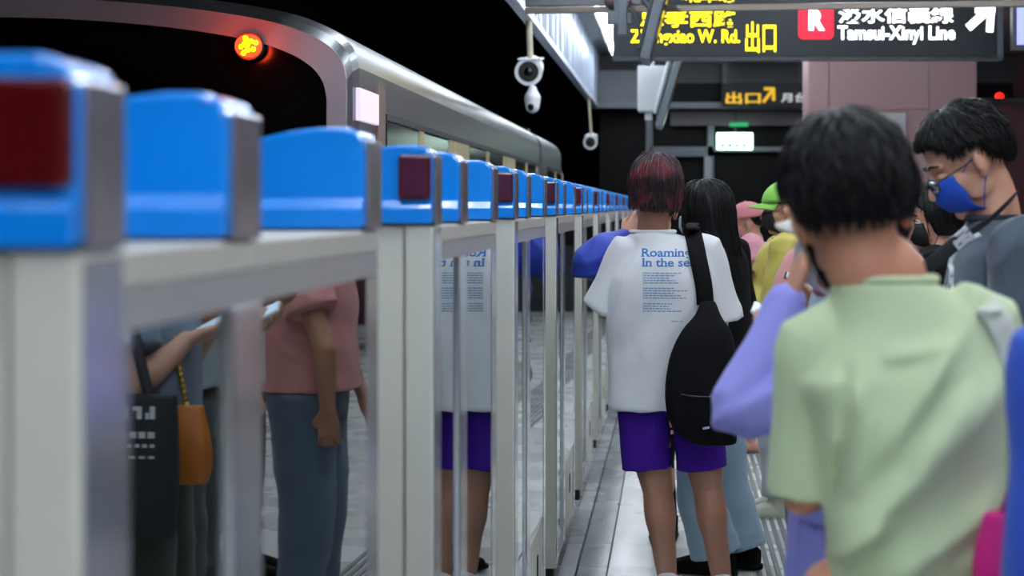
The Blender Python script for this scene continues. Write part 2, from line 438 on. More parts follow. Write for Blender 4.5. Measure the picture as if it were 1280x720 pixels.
tr = carriage(6.9, 16.45, 'silver train carriage with dark windscreen and red tail light behind the blue-capped gates', True)
carriage(16.75, 19.6, 'dim silver train carriage coupled beyond the one with the red tail light', False)
G().box(TC - 1.4, TC + 1.4, 16.45, 16.75, 0, 2.1).obj('gangway', M['darkgap'], tr)
# the front: painted rim around a big windscreen
def front_ring(pts, y, inset, low):
    """points inset towards the centre of the front"""
    out = []
    for a, b in pts:
        if b < 0: b = low
        out.append((TC + (a - TC) * (1 - inset / 1.5), b - inset if b > 1.5 else b + 0))
    return out
o1 = [(TC + (a - TC) * 0.985, b - 0.05 if b > 0 else 0.95) for a, b in prof]
o2 = [(TC + (a - TC) * (0.985 - 0.045), b - 0.05 - 0.072 if b > 0 else 1.02) for a, b in prof]
n = len(o1); V = []; F = []
for ring, yy in ((o1, 6.905), (o1, 6.87), (o2, 6.86), (o2, 6.905)): V += [(a, yy, b) for a, b in ring]
for r in range(3):
    for i in range(n): F.append((r * n + i, r * n + (i + 1) % n, (r + 1) * n + (i + 1) % n, (r + 1) * n + i))
mk('windscreen_rim', V, F, M['nose'], tr, smooth=False)
mk('windscreen', [(a, 6.885, b) for a, b in o2] + [(a, 6.90, b) for a, b in o2], [tuple(range(n)), tuple(range(2 * n - 1, n - 1, -1))] + [(i, i + n, (i + 1) % n + n, (i + 1) % n) for i in range(n)], M['window'], tr)
G().box(TC - 1.45, TC + 1.45, 6.84, 6.9, -0.3, 0.95).obj('front_panel', M['nose'], tr, bevel=0.02)
s_ = FP / 6.85
p = Vector(((312 - VX) / s_, 6.85, EYE - (58 - VY) / s_))
tl = G().tube([p + Vector((0, 0.03, 0)), p + Vector((0, -0.02, 0))], 0.05, n=24, sub=1, cap=False).obj('tail_light', M['dkgrey'], tr, smooth=False)
G().ell(p + Vector((0, -0.02, 0)), (0.048, 0.02, 0.042)).obj('lens', M['tail'], tl, smooth=True)
g = G()
for i in range(9):
    a = i * 2.4; r = 0.011 * math.sqrt(i); g.ell(p + Vector((r * cos(a), -0.042 + r * 0.2, r * sin(a))), (0.009, 0.004, 0.009), nu=8, nv=6)
g.obj('bulb', M['tailcore'], tl, smooth=True)
pl = bpy.data.lights.new('tail_glow', 'POINT'); pl.energy = 1.5; pl.color = (1, .06, .02); pl.shadow_soft_size = 0.04
po = bpy.data.objects.new('tail_glow', pl); C.objects.link(po); po.location = p + Vector((0, -0.12, 0))
G().box(TX - 0.01, TX + 0.012, 6.98, 7.42, 1.735, 1.855).obj('side_display', emi('lit_side_display', '#dcc8e0', 0.45), tr, bevel=0.004)
G().box(TX - 0.01, TX + 0.010, 7.42, 7.6, 1.60, 1.90).obj('corner_panel', mat('tan_corner_panel', '#7a6658', 0.4, .2), tr)

# ---------------------------------------------------------------- platform screen gates
GX = -0.446
CAPP = [(GX, 1.388), (GX, 1.508), (-0.449, 1.521), (-0.458, 1.531), (-0.475, 1.5355), (-0.51, 1.5355), (-0.555, 1.530), (-0.60, 1.519), (-0.64, 1.504), (-0.68, 1.482), (-0.695, 1.465), (-0.70, 1.445), (-0.70, 1.388)]
def cap(parent, y, ln, lamp=False):
    c = G().prism(CAPP, y, y + ln).obj('cap', M['blue'], parent, bevel=0.006, bseg=3)
    G().prismx([(y + 0.002, 1.390), (y - 0.010, 1.390), (y - 0.010, 1.418), (y - 0.001, 1.432), (y + 0.002, 1.435)], -0.69, GX - 0.001).obj('cap_skirt', M['blue'], c, bevel=0.003)
    G().box(GX - 0.002, GX + 0.005, y + 0.016, y + ln - 0.002, 1.386, 1.517).obj('side_plate', M['sideplate'], c, bevel=0.003)
    G().box(-0.69, GX + 0.0015, y - 0.004, y + ln - 0.001, 1.3865, 1.3925).obj('gap_shade', M['darkgap'], c)  # dark strip painted in for the shaded gap below the cap
    if lamp:
        G().box(-0.508, GX - 0.002, y - 0.014, y + 0.01, 1.434, 1.517).obj('red_lamp', M['lamp'], c, bevel=0.006, bseg=3)
posts = [1.434, 3.55, 5.36, 7.27, 9.3, 11.3, 13.35, 15.35, 17.35, 19.3, 21.2, 23.2]
def grp(k): return 'gate posts along the platform edge'
for k, y in enumerate(posts):
    lab = (ORD[k] + ' gate post with a red lamp in its blue cap, counted from the left edge') if k else 'gate post with a big dark red lamp at the very left edge'
    o = empty('gate_post', (-0.58, y, 0), lab, 'gate post', grp(k))
    D = 0.115
    G().box(-0.497, GX, y, y + D, 0.05, 1.388).obj('column', M['post'], o, bevel=0.004)
    G().box(-0.70, -0.5, y + 0.006, y + D, 0.05, 1.388).obj('column_back', M['post'], o, bevel=0.003)
    G().box(-0.69, GX - 0.012, y + 0.012, y + D - 0.01, 0, 0.052).obj('plinth', M['darkgap'], o)
    G().box(GX - 0.001, GX + 0.003, y + 0.012, y + D - 0.004, 0.06, 1.38).obj('edge_strip', M['chrome'], o)
    cap(o, y, 0.115, True)

def panel(y0, y1, gx, capd, kick, lab, g_):
    name = 'gate_door' if capd else 'glass_barrier'
    o = empty(name, (-0.56, y0, 0), lab, 'gate', g_)
    top = 1.386
    G().box(gx - 0.20, gx + 0.0095, y0, y1, 1.352, top).obj('ledge', M['ledge'], o, bevel=0.004)
    G().box(gx - 0.14, gx + 0.008, y0, y1, 1.318, 1.352).obj('header', M['steel'], o)
    we = 0.11 if capd else 0.045
    for a, b in ((y0, y0 + 0.032), (y1 - we, y1)):
        G().box(gx - 0.09, gx + 0.009, a, b, 0.05, 1.318).obj('stile', M['chrome'] if a == y0 or capd else M['steel'], o, bevel=0.003)
    zb = 0.36 if kick else 0.12
    sk = (0.021 if kick else 0.005) * (y1 - y0) / 2 if capd else 0.0     # the wide doors hang very slightly out of line
    V = []
    for z in (zb, 1.318):
        V += [(gx - .008 - sk, y0 + 0.032, z), (gx - sk, y0 + 0.032, z), (gx + sk, y1 - we, z), (gx - .008 + sk, y1 - we, z)]
    G().add(V, [(0, 1, 2, 3), (4, 5, 6, 7), (0, 1, 5, 4), (1, 2, 6, 5), (2, 3, 7, 6), (3, 0, 4, 7)]).obj('glass', M['glass'], o)
    if kick:
        kk = G().box(gx - 0.10, gx + 0.006, y0 + 0.032, y1 - we, 0.05, 0.352).obj('access_hatch', M['post'], o, bevel=0.004)
        G().box(gx + 0.004, gx + 0.009, (y0 + y1) / 2 - 0.02, (y0 + y1) / 2 + 0.02, 0.19, 0.27).obj('lock', M['darkgap'], kk)
    else: G().box(gx - 0.10, gx + 0.006, y0 + 0.032, y1 - we, 0.05, 0.12).obj('bottom_rail', M['steel'], o)
    G().box(gx - 0.12, gx - 0.015, y0, y1, 0, 0.05).obj('plinth', M['darkgap'], o)
    if capd: cap(o, y1 - 0.14, 0.138)
    return o
for k in range(len(posts) - 1):
    a = posts[k] + 0.116; b = posts[k + 1]; L = b - posts[k]
    if k == 0: A, B = 1.92 + 0.14, 2.765 + 0.145
    else: A = posts[k] + L * 0.245 + 0.14; B = posts[k] + L * 0.635 + 0.14
    panel(a, A - 0.001, -0.456, True, False, 'narrow glass gate door with blue cap just beyond the ' + ORD[k] + ' lamp post', 'glass gate doors along the platform edge')
    panel(A, B - 0.001, -0.4565, True, True, 'wide glass gate door with blue cap and low hatch after the ' + ORD[k] + ' lamp post', 'glass gate doors along the platform edge')
    panel(B, b - 0.001, -0.600, False, False, 'fixed glass strip without a cap just before the ' + ORD[k + 1] + ' lamp post', 'fixed glass panels along the platform edge')
# ---------------------------------------------------------------- overhead signs and fittings
def put(V, F, o3, ux, uy, un, lift=0.0):
    return [Vector(o3) + ux * v.x + uy * v.y + un * (v.z + lift) for v in V], F
UX, UY, UN = Vector((1, 0, 0)), Vector((0, 0, 1)), Vector((0, -1, 0))
SY = 13.7
def S(px, py, y=SY): s = FP / y; return Vector(((px - VX) / s, y, EYE - (py - VY) / s))
a = S(766, 71); b = S(1253, -60)
sg = empty('hanging_sign', ((a.x + b.x) / 2, SY, a.z), 'long dark hanging direction sign with yellow and white lettering and a red R badge', 'sign')
G().box(a.x, b.x, SY, SY + 0.16, a.z, b.z).obj('sign_box', M['sign'], sg, bevel=0.006)
G().box(a.x - 0.004, b.x + 0.004, SY - 0.008, SY + 0.165, a.z - 0.02, a.z + 0.0).obj('bottom_trim', M['dkgrey'], sg)
G().box(b.x - 0.035, b.x + 0.004, SY - 0.008, SY + 0.165, a.z, b.z).obj('end_cap', mat('sign_end_cap', '#4a545c', .4, .3), sg)
for px in (800, 1230): q = S(px, -60); G().tube([q + Vector((0, .08, 0)), Vector((q.x, SY + .08, CEIL))], 0.015, n=8, sub=1).obj('hanger', M['steel'], sg)
def words(name, body, px0, px1, pyb, pyt, m, par, y=SY, bold=0.012):
    p0 = S(px0, pyb, y - 0.003); p1 = S(px1, pyt, y - 0.003); h = p1.z - p0.z
    V, F = text_mesh(body, 1.0, bold=bold)
    if not V: return
    zz0 = 0; zz1 = max(v.y for v in V); zm = min(v.y for v in V) if body[0] > '\u2e80' or body in ('R',) else 0
    V = [Vector((v.x, (v.y - zm) / (zz1 - zm) * h, 0)) for v in V]
    k = (p1.x - p0.x) / max(v.x for v in V); V = [Vector((v.x * k, v.y, 0)) for v in V]
    V, F = put(V, F, p0, UX, UY, UN)
    mk(name, V, F, m, par)
words('lettering', '忠孝西路', 800, 922, 34, 13, M['yellow'], sg, bold=0.022)
words('lettering', 'Zhongxiao W. Rd.', 788, 925, 53, 37, M['yellow'], sg, bold=0.02)
words('lettering', '出口', 932, 970, 66, 27, M['yellow'], sg, bold=0.012)
words('lettering', '淡水信義線', 1048, 1192, 29, 8, M['signwhite'], sg, bold=0.022)
words('lettering', 'Tamsui-Xinyi Line', 1047, 1194, 49, 32, M['signwhite'], sg, bold=0.025)
# small yellow upper line partly seen above the rail
words('lettering', '臺北車站', 836, 918, 3, -18, M['yellow'], sg, bold=0.02)
# R badge
def rrect(cx, cz, hw, hh, r, y, n=6):
    pts = []
    for sx, sz, a0 in ((1, 1, 0), (-1, 1, 90), (-1, -1, 180), (1, -1, 270)):
        for i in range(n + 1):
            t = radians(a0 + 90 * i / n); pts.append((cx + sx * (hw - r) + r * cos(t), y, cz + sz * (hh - r) + r * sin(t)))
    return pts
p = S(1020, 27); u = SY / FP
pts = rrect(p.x, p.z, 22 * u, 22 * u, 6 * u, SY - 0.002); pts = pts + [(x, y - 0.003, z) for x, y, z in pts]; n = len(pts) // 2
mk('badge', pts, [tuple(range(n)), tuple(range(2 * n - 1, n - 1, -1))] + [(i, i + n, (i + 1) % n + n, (i + 1) % n) for i in range(n)], M['signred'], sg)
words('lettering', 'R', 1011, 1031, 38, 12, M['signwhite'], sg, y=SY - 0.006, bold=0.05)
# arrow pointing up right
def bar(g, p, q, wpx, y):
    A = S(*p, y); B = S(*q, y); d = (B - A).normalized(); nrm = Vector((-d.z, 0, d.x)) * (wpx * u / 2)
    g.add([A + nrm, A - nrm, B - nrm, B + nrm], [(0, 1, 2, 3)])
g = G(); bar(g, (1210, 35), (1238, 10), 10, SY - 0.003); bar(g, (1219, 12), (1244, 12), 9, SY - 0.004); bar(g, (1239, 9), (1237, 40), 9, SY - 0.005)
g.obj('arrow', M['signwhite'], sg)
# second sign to the right
a = S(1266, 62, 13.0); b = S(1330, -20, 13.0)
o = empty('hanging_sign', (a.x, 13.0, a.z), 'lit violet-blue display panel cut by the right edge, beside the long sign', 'sign')
G().box(a.x, b.x, 13.0, 13.1, a.z, CEIL).obj('sign_box', M['dkgrey'], o)
q = S(1271, 56, 13); q2 = S(1325, 10, 13)
G().box(q.x, q2.x, 12.985, 13.0, q.z, q2.z).obj('screen', emi('violet_screen', '#7f86d8', 0.9), o)

# rail in front of the sign
BY = 11.0
a = S(656, 17, BY); b = S(1330, 7, 10.62); up = Vector((0, 0, 1))
o = empty('ceiling_rail', (0, BY, a.z), 'thin grey steel rail crossing the top of the picture in front of the long sign', 'rail')
d_ = (b - a); n_ = Vector((-d_.y, d_.x, 0)).normalized() * 0.04
def slab(A, B, z0, z1): return G().add([A + n_ * i + up * k for k in (z0, z1) for i in (0, 1)] + [B + n_ * i + up * k for k in (z0, z1) for i in (0, 1)], [(0, 1, 3, 2), (4, 5, 7, 6), (0, 1, 5, 4), (2, 3, 7, 6), (0, 2, 6, 4), (1, 3, 7, 5)])
slab(a, b, 0, .036).obj('lower_channel', mat('rail_brown_grey', '#6f665e', .35, .6), o, bevel=0.003)
slab(a, a.lerp(b, .22), .040, .13).obj('upper_channel', mat('rail_grey', '#5d5d60', .4, .6), o, bevel=0.004)
for q in (a.lerp(b, .02), a.lerp(b, .9)): G().tube([q + n_ * .5 + up * .03, Vector((q.x, q.y + .02, CEIL))], 0.016, n=10, sub=1).obj('hanger', M['steel'], o)

# dome camera under the rail
p = S(772, 2, BY - 0.1)
o = empty('dome_camera', p, 'small purple-grey dome camera hanging under the top rail', 'camera')
G().ell(p, (0.078, 0.07, 0.055)).obj('dome', mat('smoked_dome', '#5c4a52', .2, .1, coat=.4), o, smooth=True)
G().tube([p + Vector((0, 0, 0.02)), p + Vector((0, 0.06, 0.14))], 0.06, n=20, sub=1, cap=False).obj('base', M['white'], o)

# slanted monitor seen edge on, with bracket
def monitor(p0, p1, y, thick, depth, lab, m, name='monitor'):
    A = S(*p0, y); B = S(*p1, y); c = (A + B) / 2; d = (B - A) / 2; n_ = Vector((d.z, 0, -d.x)).normalized()
    o = empty(name, c, lab, 'monitor')
    G().obox(c, d, n_ * thick / 2, Vector((0, depth / 2, 0))).obj('casing', m, o, bevel=0.01)
    G().obox(c + n_ * (-(thick / 2 + 0.003)), d * 0.9, n_ * 0.003, Vector((0, depth / 2 * 0.9, 0))).obj('screen', M['window'], o)
    G().obox(c + n_ * (thick / 2 + 0.012), d * 0.75, n_ * 0.012, Vector((0, depth / 2 * 0.8, 0))).obj('back_cover', M['dkgrey'], o, bevel=0.006)
    return o
mo = monitor((829, -12), (806, 78), BY - 0.35, 0.055, 0.5, 'dark slanted monitor seen edge-on, hanging from the top rail left of the yellow lettering', M['grey'])
q = S(790, 8, BY - 0.35)
G().tube([S(800, -8, BY - 0.3), S(822, 20, BY - 0.35)], 0.022, n=8, sub=1).obj('bracket_arm', M['dkgrey'], mo)
g = G(); A = S(772, 44, BY - 0.3); B = S(784, 8, BY - 0.3); g.box(A.x, B.x, A.y, A.y + 0.08, A.z, B.z + 0.08)
A = S(759, 30, BY - 0.3); B = S(790, 14, BY - 0.3); g.box(A.x, B.x, A.y + 0.01, A.y + 0.07, A.z, B.z)
jb = empty('junction_box', A, 'grey junction box with stepped sides beside the dark slanted monitor', 'box')
g.obj('box_body', M['grey'], jb, bevel=0.006)
G().tube([S(788, 12, BY - 0.3), S(797, 22, BY - 0.32), S(800, 45, BY - 0.33), S(806, 60, BY - 0.35)], 0.008, n=8).obj('cable', M['dkgrey'], jb, smooth=True)
G().box(B.x - 0.1, B.x - 0.06, A.y + 0.02, A.y + 0.06, B.z, S(0, 12, BY).z + 0.02).obj('bracket', M['grey'], jb)

# white cabinet and slanted pair of bars beyond
Y2 = 17.5
a = S(797, 139, Y2); b = S(833, 82, Y2)
o = empty('speaker_box', (a.x, Y2, a.z), 'white box hanging below the left end of the long sign', 'box')
G().box(a.x, b.x, Y2, Y2 + 0.25, a.z, b.z).obj('box_body', M['white'], o, bevel=0.01)
a2 = S(806, 149, Y2); b2 = S(815, 139, Y2); G().box(a2.x, b2.x, Y2 + .05, Y2 + 0.15, a2.z, b2.z).obj('clip', M['white'], o)
q = S(815, 82, Y2); G().tube([q + Vector((0, .12, 0)), Vector((q.x, Y2 + .12, CEIL))], 0.02, n=8, sub=1).obj('hanger', M['steel'], o)
o = monitor((850, 72), (823, 160), Y2 - 0.3, 0.06, 0.6, 'pale grey slanted monitor seen edge-on beside the white hanging box', M['grey'])
G().tube([S(838, 70, Y2 - .3), S(819, 140, Y2 - .3)], 0.018, n=8, sub=1).obj('frame_bar', M['white'], o)
q = S(846, 76, Y2 - .3); G().tube([q, Vector((q.x, q.y, CEIL))], 0.018, n=8, sub=1).obj('hanger', M['steel'], o)

# CCTV cameras under the bulkhead edge
def cctv(px, py, y, r, lab, second=False):
    c = S(px, py, y); c.x = min(c.x, -1.0)
    o = empty('security_camera', c, lab, 'camera')
    G().tube([Vector((-1.03, y + .04, 2.745)), Vector((c.x + 0.01, y + .04, c.z + r * .6))], 0.022 if second else 0.014, n=10, sub=1).obj('pole', mat('cream_pole', '#b9b29c', .5, .1), o)
    G().tube([c + Vector((0, 0.32, 0.06)), c + Vector((0, 0.0, 0))], r * 0.86, n=24, sub=2, cap=False).obj('housing', M['white'], o, smooth=False)
    g = G(); R = []
    for i in range(24): R.append(1)
    t = [c + Vector((0, -0.002, 0)), c + Vector((0, -0.03, 0))]
    g.tube(t, r, n=28, sub=1, cap=False); g.obj('front_ring', M['white'], o)
    l = G().tube([c + Vector((0, -0.028, 0)), c + Vector((0, -0.034, 0))], r * 0.74, n=24, sub=1, cap=False).obj('lens_plate', M['black'], o)
    G().ell(c + Vector((0, -0.034, 0)), (r * .33, r * .15, r * .33)).obj('lens', M['window'], l, smooth=True)
    G().prismx([(y - 0.04, c.z + r * .95), (y + 0.3, c.z + r * 1.3), (y + 0.3, c.z + r * 1.15), (y - 0.04, c.z + r * .82)], c.x - r * .8, c.x + r * .9).obj('sun_shield', M['white'], o, bevel=0.004)
    return c
c = cctv(661, 90, 13.6, 0.098, 'larger white security camera hanging by a cream pole left of the ribbed bulkhead', True)
c2 = c + Vector((0.03, -0.05, -0.215))
o = empty('security_camera', c2, 'small white dome-shaped security camera just under the larger one', 'camera')
G().tube([c2 + Vector((0, 0, 0.09)), c2 + Vector((0, 0, 0.03)), c2 + Vector((0, -.01, -0.03))], [0.03, 0.058, 0.05], n=20).obj('housing', M['white'], o, smooth=True)
G().ell(c2 + Vector((-0.005, -0.035, -0.035)), (0.03, 0.03, 0.03)).obj('lens', M['window'], o, smooth=True)
cctv(738, 178, 23.2, 0.085, 'distant dim security camera hanging on a thin rod under the far end of the bulkhead')

# exit box and painted sign reflection
YE = END - 0.45
a = S(896, 187, YE); b = S(941, 166, YE)
o = empty('exit_sign', (a.x, YE, a.z), 'bright white lit exit box with green marks on the far window wall', 'sign')
G().box(a.x, b.x, YE, YE + 0.1, a.z, b.z).obj('lit_face', M['exit'], o, bevel=0.01)
g = G()
for i in range(4):
    q = S(901 + i * 9, 184, YE - 0.01); g.box(q.x, q.x + 0.05, YE - 0.008, YE - 0.002, q.z, q.z + 0.05)
g.obj('green_marks', M['exitgreen'], o)
a = S(912, 158, YE); b = S(935, 153, YE); G().box(a.x, b.x, YE, YE + .05, a.z, b.z).obj('green_plate', M['exitgreen'], o)
q = S(918, 153, YE); G().box(q.x, q.x + .03, YE + .1, YE + .13, S(0, 170, YE).z, S(0, 131, YE).z + .02).obj('hanger', M['dkgrey'], o)
YF = END - 0.9
a = S(903, 133, YF); b = S(1011, 104, YF)
o = empty('hanging_sign', (a.x, YF, a.z), 'dim dark board with a painted yellow and white sign reflection, left of the mauve column', 'sign')
G().box(a.x, b.x, YF, YF + 0.1, a.z, b.z).obj('sign_box', M['black'], o)
ym = emi('dim_yellow', '#c79a00', 0.55); wm = emi('dim_white', '#a9a9a9', 0.5)  # glowing characters stand in for a sign reflected in the dark glass
def F_(px0, px1, py0, py1, m, body):
    V, F = text_mesh(body, 1.0, bold=0.03); p0 = S(px0, py1, YF - .004); p1 = S(px1, py0, YF - .004)
    mx = max(v.x for v in V); my = max(v.y for v in V); mn = min(v.y for v in V)
    V = [Vector((v.x / mx * (p1.x - p0.x), (v.y - mn) / (my - mn) * (p1.z - p0.z), 0)) for v in V]
    V, F = put(V, F, p0, UX, UY, UN); mk('lettering', V, F, m, o)
F_(907, 951, 115, 130, ym, '出口')
g = G(); u = YF / FP
bar(g, (954, 128), (966, 112), 4, YF - .005); bar(g, (955, 111), (968, 111), 4, YF - .006); bar(g, (967, 110), (967, 126), 4, YF - .007); g.obj('arrow', ym, o)
F_(976, 1009, 116, 128, wm, '月台')

for px in (912, 1000): q = S(px, 104, YF + .05); G().box(q.x - .01, q.x + .01, YF + .03, YF + .06, q.z, CEIL).obj('hanger', M['dkgrey'], o)
# ---------------------------------------------------------------- people
def skin(name, c): return mat(name, c, 0.5, vary=0.05, scale=25, bump=0.06, bscale=220, sss=0.08)
SK_TAN = skin('tan_skin', '#a9795f'); SK_PALE = skin('pale_skin', '#d3a48c'); SK_MID = skin('medium_skin', '#c08d74')
def cloth(name, c, vary=0.05, bump=0.15, bs=300, rough=0.85, sheen=0.1): return mat(name, c, rough, vary=vary, scale=8, bump=bump, bscale=bs, sheen=sheen if lin(c)[1] > .02 else 0, spec=None if lin(c)[1] > .02 else .15)
def hairmat(name, c, c2=None):
    m = mat(name, c, 0.42, vary=0, spec=0.22 if not c2 else 0.4)
    nt = m.node_tree; N = nt.nodes; L = nt.links
    if c2:
        tc = N.new('ShaderNodeTexCoord'); n = N.new('ShaderNodeTexNoise'); n.inputs['Scale'].default_value = 14; n.inputs['Detail'].default_value = 3
        L.new(tc.outputs['Object'], n.inputs['Vector']); r = N.new('ShaderNodeValToRGB')
        r.color_ramp.elements[0].position = 0.47; r.color_ramp.elements[0].color = lin(c); r.color_ramp.elements[1].position = 0.72; r.color_ramp.elements[1].color = lin(c2)
        L.new(n.outputs['Fac'], r.inputs[0]); L.new(r.outputs[0], N['Principled BSDF'].inputs['Base Color'])
    return m
HAIR = hairmat('black_hair', '#070709'); HAIR_RED = hairmat('dyed_red_hair', '#1a0d14', '#6e1c2a')

def rotm(yaw, pitch=0, roll=0):
    """columns: right, forward, up; yaw turns to the left, pitch nods down"""
    a = radians(yaw)
    return (Matrix.Rotation(a, 3, 'Z') @ Matrix.Rotation(radians(-pitch), 3, 'X') @ Matrix.Rotation(radians(roll), 3, 'Y'))

def head_solids(g, c, M, k=1.0, neck=None, nr=0.056, mouth=True):
    P = lambda x, y, z: c + M @ (Vector((x, y, z)) * k)
    g.ell(P(0, -.012, .028), (.076 * k, .096 * k, .092 * k), M)
    g.ell(P(0, .022, -.035), (.060 * k, .066 * k, .072 * k), M)
    g.ell(P(0, .040, -.082), (.040 * k, .045 * k, .034 * k), M)
    g.ell(P(0, .068, -.100), (.020 * k, .018 * k, .016 * k), M)
    g.ell(P(0, .070, .022), (.050 * k, .020 * k, .014 * k), M)
    for s in (-1, 1):
        g.ell(P(s * .042, .050, -.028), (.022 * k, .026 * k, .024 * k), M)
        g.ell(P(s * .050, .012, -.068), (.010 * k, .034 * k, .020 * k), M)
        # ear: shell and lobe
        g.ell(P(s * .080, -.010, -.010), (.009 * k, .019 * k, .030 * k), M @ Matrix.Rotation(s * radians(-18), 3, 'Z'))
        g.ell(P(s * .076, -.004, -.038), (.008 * k, .010 * k, .010 * k), M)
    g.tube([P(0, .082, .012), P(0, .100, -.018), P(0, .108, -.034)], [.009 * k, .011 * k, .013 * k], n=12)
    for s in (-1, 1): g.ell(P(s * .013, .098, -.036), (.009 * k, .010 * k, .008 * k), M)
    g.ell(P(0, .088, -.062), (.024 * k, .010 * k, .006 * k), M); g.ell(P(0, .085, -.072), (.020 * k, .010 * k, .006 * k), M)
    if neck is not None:
        g.tube([P(0, -.02, -.02), P(0, -.018, -.085), Vector(neck), Vector(neck) + Vector((0, 0, -.05))], [nr * .95, nr, nr * 1.04, nr * 1.05], n=20)

EYEW = mat('eye_white', '#e8e4df', .2, vary=0); IRIS = mat('dark_iris', '#1a100b', .15, vary=0); LIPS = mat('lips', '#a25b52', .4, vary=.03)
def face_parts(root, c, M, k=1.0, closed=False):
    P = lambda x, y, z: c + M @ (Vector((x, y, z)) * k)
    for s in (-1, 1):
        if closed: G().ell(P(s * .031, .073, -.003), (.0140 * k, .0125 * k, .0105 * k)).obj('eyelid', closed, root, smooth=True); e = root
        else: e = G().ell(P(s * .031, .072, -.002), (.0125 * k, .0125 * k, .0125 * k)).obj('eye', EYEW, root, smooth=True)
        if not closed: G().ell(P(s * .031, .081, -.004), (.0055 * k, .004 * k, .0055 * k), M).obj('iris', IRIS, e, smooth=True)
        G().tube([P(s * .017, .085, -.004 if closed else .004), P(s * .031, .087, -.008 if closed else .009), P(s * .046, .078, -.005 if closed else .003)], .0018 * k, n=6).obj('eyelashes', M_BLACKH, root, smooth=True)
        G().tube([P(s * .014, .091, .026), P(s * .032, .090, .032), P(s * .052, .076, .026)], [.003 * k, .0038 * k, .002 * k], n=8).obj('eyebrow', M_BLACKH, root, smooth=True)
    G().ell(P(0, .0955, -.0665), (.021 * k, .004 * k, .006 * k), M).obj('lips', LIPS, root, smooth=True)
M_BLACKH = HAIR

def interp(tab, x):
    for (a, b), (c, d) in zip(tab, tab[1:]):
        if x <= c: return b + (d - b) * (x - a) / (c - a)
    return tab[-1][1]
STY = {
 'short': dict(line=[(0, 60), (40, 62), (58, 78), (68, 92), (78, 84), (96, 90), (106, 114), (125, 127), (180, 131)], drop=[(0, 0), (180, 0)], th=.018, rz=.094),
 'crop': dict(line=[(0, 60), (40, 62), (58, 76), (68, 90), (78, 82), (98, 84), (110, 108), (125, 121), (180, 128)], drop=[(0, 0), (180, 0)], th=.015, rz=.094),
 'bob': dict(line=[(0, 66), (40, 72), (60, 90), (180, 90)], drop=[(0, 0), (55, 0), (70, .09), (120, .105), (180, .115)], th=.024, rz=.094),
 'long': dict(line=[(0, 64), (38, 68), (52, 90), (180, 90)], drop=[(0, 0), (48, 0), (60, .22), (120, .30), (180, .33)], th=.022, rz=.094),
}
def hair(root, c, M, k=1.0, style='short', m=None, n=420, seed=1, name='hair', wild=1.0, th=None):
    m = m or HAIR; st_ = STY[style]; rnd = random.Random(seed); T = th or st_['th']
    cc = Vector((0, -.012, .026))
    rx, ry, rz = .076, .097, st_['rz']
    def surf(theta, phi, off):
        """theta degrees from the top, phi degrees from the front; past 90 the long styles fall straight"""
        a = abs((phi + 180) % 360 - 180); dr = interp(st_['drop'], a)
        if dr <= 0 or theta <= 90:
            t = radians(theta); x, y, z = (rx + off) * sin(t) * sin(radians(phi)), (ry + off) * sin(t) * cos(radians(phi)), (rz + off) * cos(t)
        else:
            f = (theta - 90) / 90
            q = 1 - 0.10 * f if style == 'bob' else 1 + 0.04 * f
            x, y, z = (rx + off) * sin(radians(phi)) * q, (ry + off) * cos(radians(phi)) * q, -dr * f
        return c + M @ ((cc + Vector((x, y, z))) * k)
    def end(phi):
        a = abs((phi + 180) % 360 - 180); return 180 if interp(st_['drop'], a) > 0 else interp(st_['line'], a)
    # scalp volume
    NU, NV = 48, 16; R = []
    for j in range(1, NV + 1):
        r = []
        for i in range(NU):
            phi = 360 * i / NU; r.append(surf(end(phi) * j / NV, phi, T * (0.75 if j < NV else 0.15)))
        R.append(r)
    inner = [surf(end(360 * i / NU) * 0.92, 360 * i / NU, -.02) for i in range(NU)]
    R.append(inner)
    g = G(); g.rings(R)
    # locks that give the surface its strands
    for _ in range(int(n * 2.2)):
        phi = rnd.uniform(0, 360); e = end(phi); t0 = e * rnd.random() ** 0.8 * 0.85; span = rnd.uniform(22, 42) * (1.8 if e > 150 else 1)
        t1 = min(t0 + span, e + rnd.uniform(0, 7)); 
        if t1 - t0 < 8: t0 = t1 - 12
        dphi = rnd.uniform(-9, 9) * wild; pts = []; o0 = T * rnd.uniform(.5, .85); o1 = T * rnd.uniform(.85, 1.15) + rnd.random() ** 3 * .008 * wild
        for q in range(4):
            u = q / 3; pts.append(surf(max(0.5, t0 + (t1 - t0) * u), phi + dphi * u, o0 + (o1 - o0) * sin(u * 2.2)))
        r0 = rnd.uniform(.0011, .0021) * k
        g.tube(pts, [r0 * .7, r0, r0 * .9, r0 * .2], n=5, sub=2)
    return g.obj(name, m, root, smooth=True)

